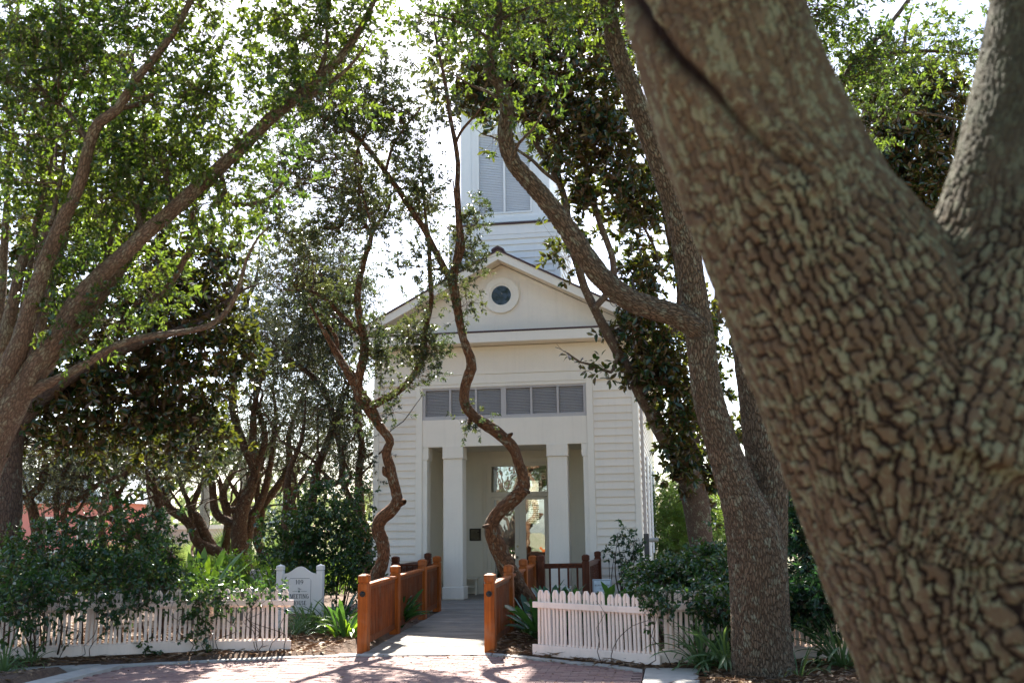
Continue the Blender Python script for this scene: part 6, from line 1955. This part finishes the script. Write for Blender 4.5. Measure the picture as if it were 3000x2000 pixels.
MB().box(float(a[0]) - .1, float(b[0]) + .1, float(a[1]) - .1, float(a[1]) + .5, 2.001, 2.25).build('coping', M['white_trim'], cw)
bh = thing('far_house', 'pale blue house far away between the grove trunks', 'house', V3(PD(800, 1560, 150)))
a = PD(770, 1560, 150); b = PD(860, 1560, 150)
MB().box(float(a[0]), float(b[0]), float(a[1]), float(a[1]) + 8, -.1, 4.6).build('wall', M['pale'], bh)
MB().prism([(float(a[0]) - .5, 4.6), (float(b[0]) + .5, 4.6), ((float(a[0]) + float(b[0])) / 2, 7.2)], float(a[1]) - .5, float(a[1]) + 8.5, 'y').build('roof', M['metalroof'], bh)
for k in range(3):
    xw = float(a[0]) + .8 + k * 1.4
    MB().box(xw, xw + .7, float(a[1]) - .05, float(a[1]) - .01, 1.6, 3.4).build('window', M['dark'], bh)
lwl = tag(MB().bbox(*[float(v_) for v_ in (PD(735, 1600, 26)[0], PD(900, 1600, 26)[0], PD(735, 1600, 26)[1], PD(735, 1600, 26)[1] + .3, -.1, .72)], .01).build('low_wall', M['concrete']), 'low concrete wall between the grove trunks and the bright bush', 'wall')
gp_ = PD(786, 1637, 25.6)
gb = thing('globe_light', 'dark globe garden light behind the low wall', 'light', V3(gp_))
MB().cyl((float(gp_[0]), float(gp_[1]), -.05), (float(gp_[0]), float(gp_[1]), float(gp_[2])), .03).build('stem', M['black'], gb)
MB().ball(tuple(float(q_) for q_ in gp_), .085).build('globe', M['black'], gb, True)
rp = thing('rope_fence', 'thin white rope on slim posts strung behind the grove', 'fence', V3(PD(550, 1590, 34)))
prev = None
for px_ in (250, 395, 550, 700, 850):
    p_ = PD(px_, 1587 + (px_ - 390) * .03, 34)
    MB().cyl((float(p_[0]), float(p_[1]), -.05), (float(p_[0]), float(p_[1]), float(p_[2]) + .05), .035, .03, 8).build('post', M['white_trim'], rp)
    if prev is not None:
        MB().cyl(prev, tuple(float(q_) for q_ in p_), .018, .018, 6).build('rope', M['white_trim'], rp)
    prev = tuple(float(q_) for q_ in p_)

# palms
def palm(label, px, d, top, r, seed, nf=16, fl=1.7):
    g_ = PD(px, 1600, d)
    t = thing('palm_tree', label, 'palm', V3(g_), 'cabbage palms beyond the grove')
    tb = Tubes(seed)
    zt = float(PD(px, top, d)[2])
    tb.tube([[g_[0], g_[1], -.1], [g_[0] + .05, g_[1], zt * .5], [g_[0] - .03, g_[1], zt]], [r * 1.15, r, r * .9], 10, .25, .05)
    tb.build('trunk', M['bark_palm'], t)
    rg = np.random.default_rng(seed)
    for k in range(nf):
        az, el = rg.uniform(0, 6.28), rg.uniform(-.5, 1.2)
        d0 = np.array([math.cos(az) * math.cos(el), math.sin(az) * math.cos(el), math.sin(el)])
        b0 = np.array([g_[0], g_[1], zt])
        c0 = b0 + d0 * fl * .5
        n = 26
        th = np.linspace(-1.9, 1.9, n)
        s_ = norm(np.cross(d0, [0, 0, 1.])); u_ = np.cross(s_, d0)
        ld_ = norm(np.cos(th)[:, None] * d0 + np.sin(th)[:, None] * s_ + np.array([0, 0, -.25]))
        v_, f_ = leaf_geo(np.repeat(c0[None], n, 0), ld_, np.repeat(u_[None], n, 0), np.full(n, fl * .5), np.full(n, .06 * fl), False)
        q_ = MB().cyl(tuple(b0), tuple(c0), .015, .01, 4)
        v_ = np.vstack([np.array(q_.v, float), v_]); nq = len(q_.v)
        me = mesh_np('frond', v_, [np.array([fc for fc in q_.f if len(fc) == 4]), f_ + nq])
        obj('frond', me, M['leaf_palm'], t)
    return t


palm('tall palm trunk rising behind the leaning grove oak, left of the bowed one', 434, 42, 1290, .19, 301)
palm('palm trunk seen just right of the person behind the grove', 592, 40, 1300, .20, 302)
palm('palm trunk between the first two, farther off', 482, 52, 1330, .19, 303)
palm('short palm with its whole crown against the sky left of the tall trunks', 378, 60, 1490, .2, 304, 18, 1.9)
palm('slim palm trunk behind the thick grove oak', 706, 46, 1350, .18, 305)
def palmetto(label, px, py, d, seed, fl=1.2, n=14):
    g_ = PD(px, py, d)
    t = thing('palmetto', label, 'palmetto', V3(g_), 'saw palmettos behind the grove')
    rg = np.random.default_rng(seed)
    for k in range(n):
        az, el = rg.uniform(0, 6.28), rg.uniform(.3, 1.4)
        d0 = np.array([math.cos(az) * math.cos(el), math.sin(az) * math.cos(el), math.sin(el)])
        b0 = np.array([g_[0], g_[1], 0.]); c0 = b0 + d0 * fl * rg.uniform(.6, 1.1)
        m_ = 22
        th = np.linspace(-1.7, 1.7, m_)
        s_ = norm(np.cross(d0, [0, 0, 1.]) + 1e-6); u_ = np.cross(s_, d0)
        ld_ = norm(np.cos(th)[:, None] * d0 + np.sin(th)[:, None] * s_)
        v_, f_ = leaf_geo(np.repeat(c0[None], m_, 0), ld_, np.repeat(u_[None], m_, 0), np.full(m_, fl * .6), np.full(m_, .05), False)
        q_ = MB().cyl(tuple(b0), tuple(c0), .012, .008, 4)
        v_ = np.vstack([np.array(q_.v, float), v_]); nq = len(q_.v)
        obj('frond', mesh_np('frond', v_, [np.array([fc for fc in q_.f if len(fc) == 4]), f_ + nq]), M['leaf_palm'], t)


for i, (px_, dd, lb) in enumerate(((625, 33, 'saw palmetto left of the thick grove trunk'), (670, 34, 'saw palmetto tucked behind the thick grove trunk'), (520, 36, 'saw palmetto left of the person'), (830, 34, 'saw palmetto between the slim grove trunks'), (440, 38, 'saw palmetto below the tall palm trunk'), (330, 40, 'saw palmetto beside the pink house'))):
    palmetto(lb, px_, 1600, dd, 330 + i)

# sunlit dune grass behind the grove
n = 5200
P_ = np.array([PD(rng.uniform(150, 1060), 1600, rng.uniform(26, 44)) for k in range(n)]); P_[:, 2] = -.05
d = norm(np.stack([rng.normal(0, .3, n), rng.normal(0, .3, n), np.ones(n)], 1))
v_, f_ = leaf_geo(P_, d, norm(rng.normal(0, 1, (n, 3))), rng.uniform(.5, 1.25, n), np.full(n, .022), False)
tag(obj('dune_grass', mesh_np('dune_grass', v_, f_), M['leaf_bamboo']), 'tall sunlit dune grass behind the grove', 'grass', None, 'stuff')

# far woods along the horizon
n = 26000
an = rng.uniform(-.95, .85, n); rr_ = rng.uniform(95, 190, n)
hgt = 3.2 + 4.5 * vnoise(an * 40, rr_ * .02, 1.0, 21) + 1.5 * vnoise(an * 160, rr_ * .1, 1.0, 22)
P_ = np.stack([CAM[0] + rr_ * np.sin(an - YAW), CAM[1] + rr_ * np.cos(an - YAW), hgt * rng.uniform(0, 1, n) ** .7], 1)
d = norm(rng.normal(0, 1, (n, 3)))
v_, f_ = leaf_geo(P_, d, norm(rng.normal(0, 1, (n, 3)) + [0, 0, .6]), rng.uniform(.5, 1.3, n), rng.uniform(.4, .9, n), False)
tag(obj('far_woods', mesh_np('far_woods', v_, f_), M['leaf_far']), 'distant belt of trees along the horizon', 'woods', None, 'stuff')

# ------------------------------------------------------------------ the person behind the grove
def skin_body(name, verts, edges, radii, rootv, mat, parent, sub=2):
    me = bpy.data.meshes.new(name); me.from_pydata(verts, edges, [])
    o = bpy.data.objects.new(name, me); COL.objects.link(o)
    md = o.modifiers.new('skin', 'SKIN')
    sv = me.skin_vertices[0].data
    for i, r_ in enumerate(radii):
        sv[i].radius = r_ if isinstance(r_, tuple) else (r_, r_); sv[i].use_root = (i == rootv)
    o.modifiers.new('sub', 'SUBSURF').levels = sub; o.modifiers['sub'].render_levels = sub
    dg = bpy.context.evaluated_depsgraph_get()
    m2 = bpy.data.meshes.new_from_object(o.evaluated_get(dg))
    bpy.data.objects.remove(o)
    m2.polygons.foreach_set('use_smooth', np.ones(len(m2.polygons), bool))
    return obj(name, m2, mat, parent)


M['skin'] = m_plain('skin', (0.45, 0.27, 0.19), 0.55, 0, .05)
M['cloth'] = m_plain('black_cloth', (0.015, 0.015, 0.018), 0.8, 0, .1)
M['hair'] = m_plain('dark_hair', (0.03, 0.02, 0.015), 0.5, 0, .1)
pp = PD(586, 1600, 31.5)
X, Y = float(pp[0]), float(pp[1])
ps = thing('person', 'person in a black sleeveless top, back turned, behind the bowed grove trunk', 'person', (X, Y, 0))
def w3(x, y, z): return (X + x, Y + y, z)
bv = [w3(0, 0, .93), w3(0, 0, 1.08), w3(0, 0, 1.28), w3(0, .01, 1.42), w3(0, 0, 1.50), w3(0, -.01, 1.60), w3(0, -.015, 1.70),
      w3(-.17, 0, 1.40), w3(-.30, .03, 1.16), w3(-.20, -.08, .99), w3(-.14, -.12, .96),
      w3(.17, 0, 1.40), w3(.24, .03, 1.14), w3(.25, -.05, .90), w3(.25, -.08, .82),
      w3(-.09, 0, .88), w3(-.10, -.01, .48), w3(-.10, .02, .08), w3(-.10, -.12, .03),
      w3(.09, 0, .88), w3(.11, -.01, .48), w3(.11, .02, .08), w3(.12, -.12, .03)]
be = [(0, 1), (1, 2), (2, 3), (3, 4), (4, 5), (5, 6), (3, 7), (7, 8), (8, 9), (9, 10), (3, 11), (11, 12), (12, 13), (13, 14), (0, 15), (15, 16), (16, 17), (17, 18), (0, 19), (19, 20), (20, 21), (21, 22)]
br = [(.16, .11), (.13, .10), (.155, .10), (.10, .075), .052, (.078, .095), (.06, .07), .062, .042, .032, .03, .062, .042, .032, .03, .085, .056, .040, .035, .085, .056, .040, .035]
skin_body('body', bv, be, br, 0, M['skin'], ps)
skin_body('top', bv[:4], be[:3], [(.172, .122), (.142, .112), (.168, .112), (.115, .085)], 0, M['cloth'], ps)
skin_body('shorts', [bv[0], bv[15], w3(-.095, -.005, .62), bv[19], w3(.10, -.005, .62)], [(0, 1), (1, 2), (0, 3), (3, 4)], [(.17, .125), .10, .085, .10, .085], 0, M['cloth'], ps)
hr = MB().ball(w3(0, .012, 1.665), .105, 14, 10, 1.12).ball(w3(0, .085, 1.66), .05, 10, 6).build('hair', M['hair'], ps, True)
hd = MB()
for s_ in (-1, 1):
    hd.ball(w3(s_ * .088, -.01, 1.62), .022, 8, 5)
hd.build('ears', M['skin'], ps, True)

# ------------------------------------------------------------------ street trees behind the viewpoint, mirrored in the panes
for i, (x_, y_, h_, lb) in enumerate(((-7.5, -38, 8.5, 'broad street tree across the paving, mirrored in the door glass'), (1.5, -42, 9.5, 'tall street tree behind the viewpoint, mirrored in the round window'), (9.5, -39, 8.0, 'rounded street tree right behind the viewpoint'), (-16, -41, 9.0, 'street tree farthest left behind the viewpoint'))):
    t = thing('street_tree', lb, 'tree', (x_, y_, 0), 'street trees behind the viewpoint')
    tb = Tubes(400 + i)
    tb.tube([[x_, y_, -.1], [x_ + .1, y_, 1.6], [x_ - .1, y_, 3.4], [x_, y_, h_ * .8]], [.3, .24, .18, .05], 10, .2)
    for k in range(6):
        a_ = k * 1.05 + i
        tb.tube([[x_, y_, 2.4 + .3 * k], [x_ + 1.3 * math.cos(a_), y_ + 1.3 * math.sin(a_), 3.8 + .35 * k], [x_ + 2.6 * math.cos(a_), y_ + 2.6 * math.sin(a_), 4.8 + .45 * k]], [.12, .08, .03], 7, .25)
    cr = Crown(tb, 410 + i)
    u_ = norm(cr.rng.normal(0, 1, (120, 3))) * cr.rng.uniform(.3, 1, (120, 1)) ** .5
    cr.sprays(np.array([x_, y_, h_ * .62]) + u_ * np.array([3.8, 3.4, h_ * .34]), dict(L=.16, W=.075), 6, 8, .3, .4, False)
    tb.build('trunk', M['bark_dark'], t); cr.build('crown', M['leaf_far'], t)
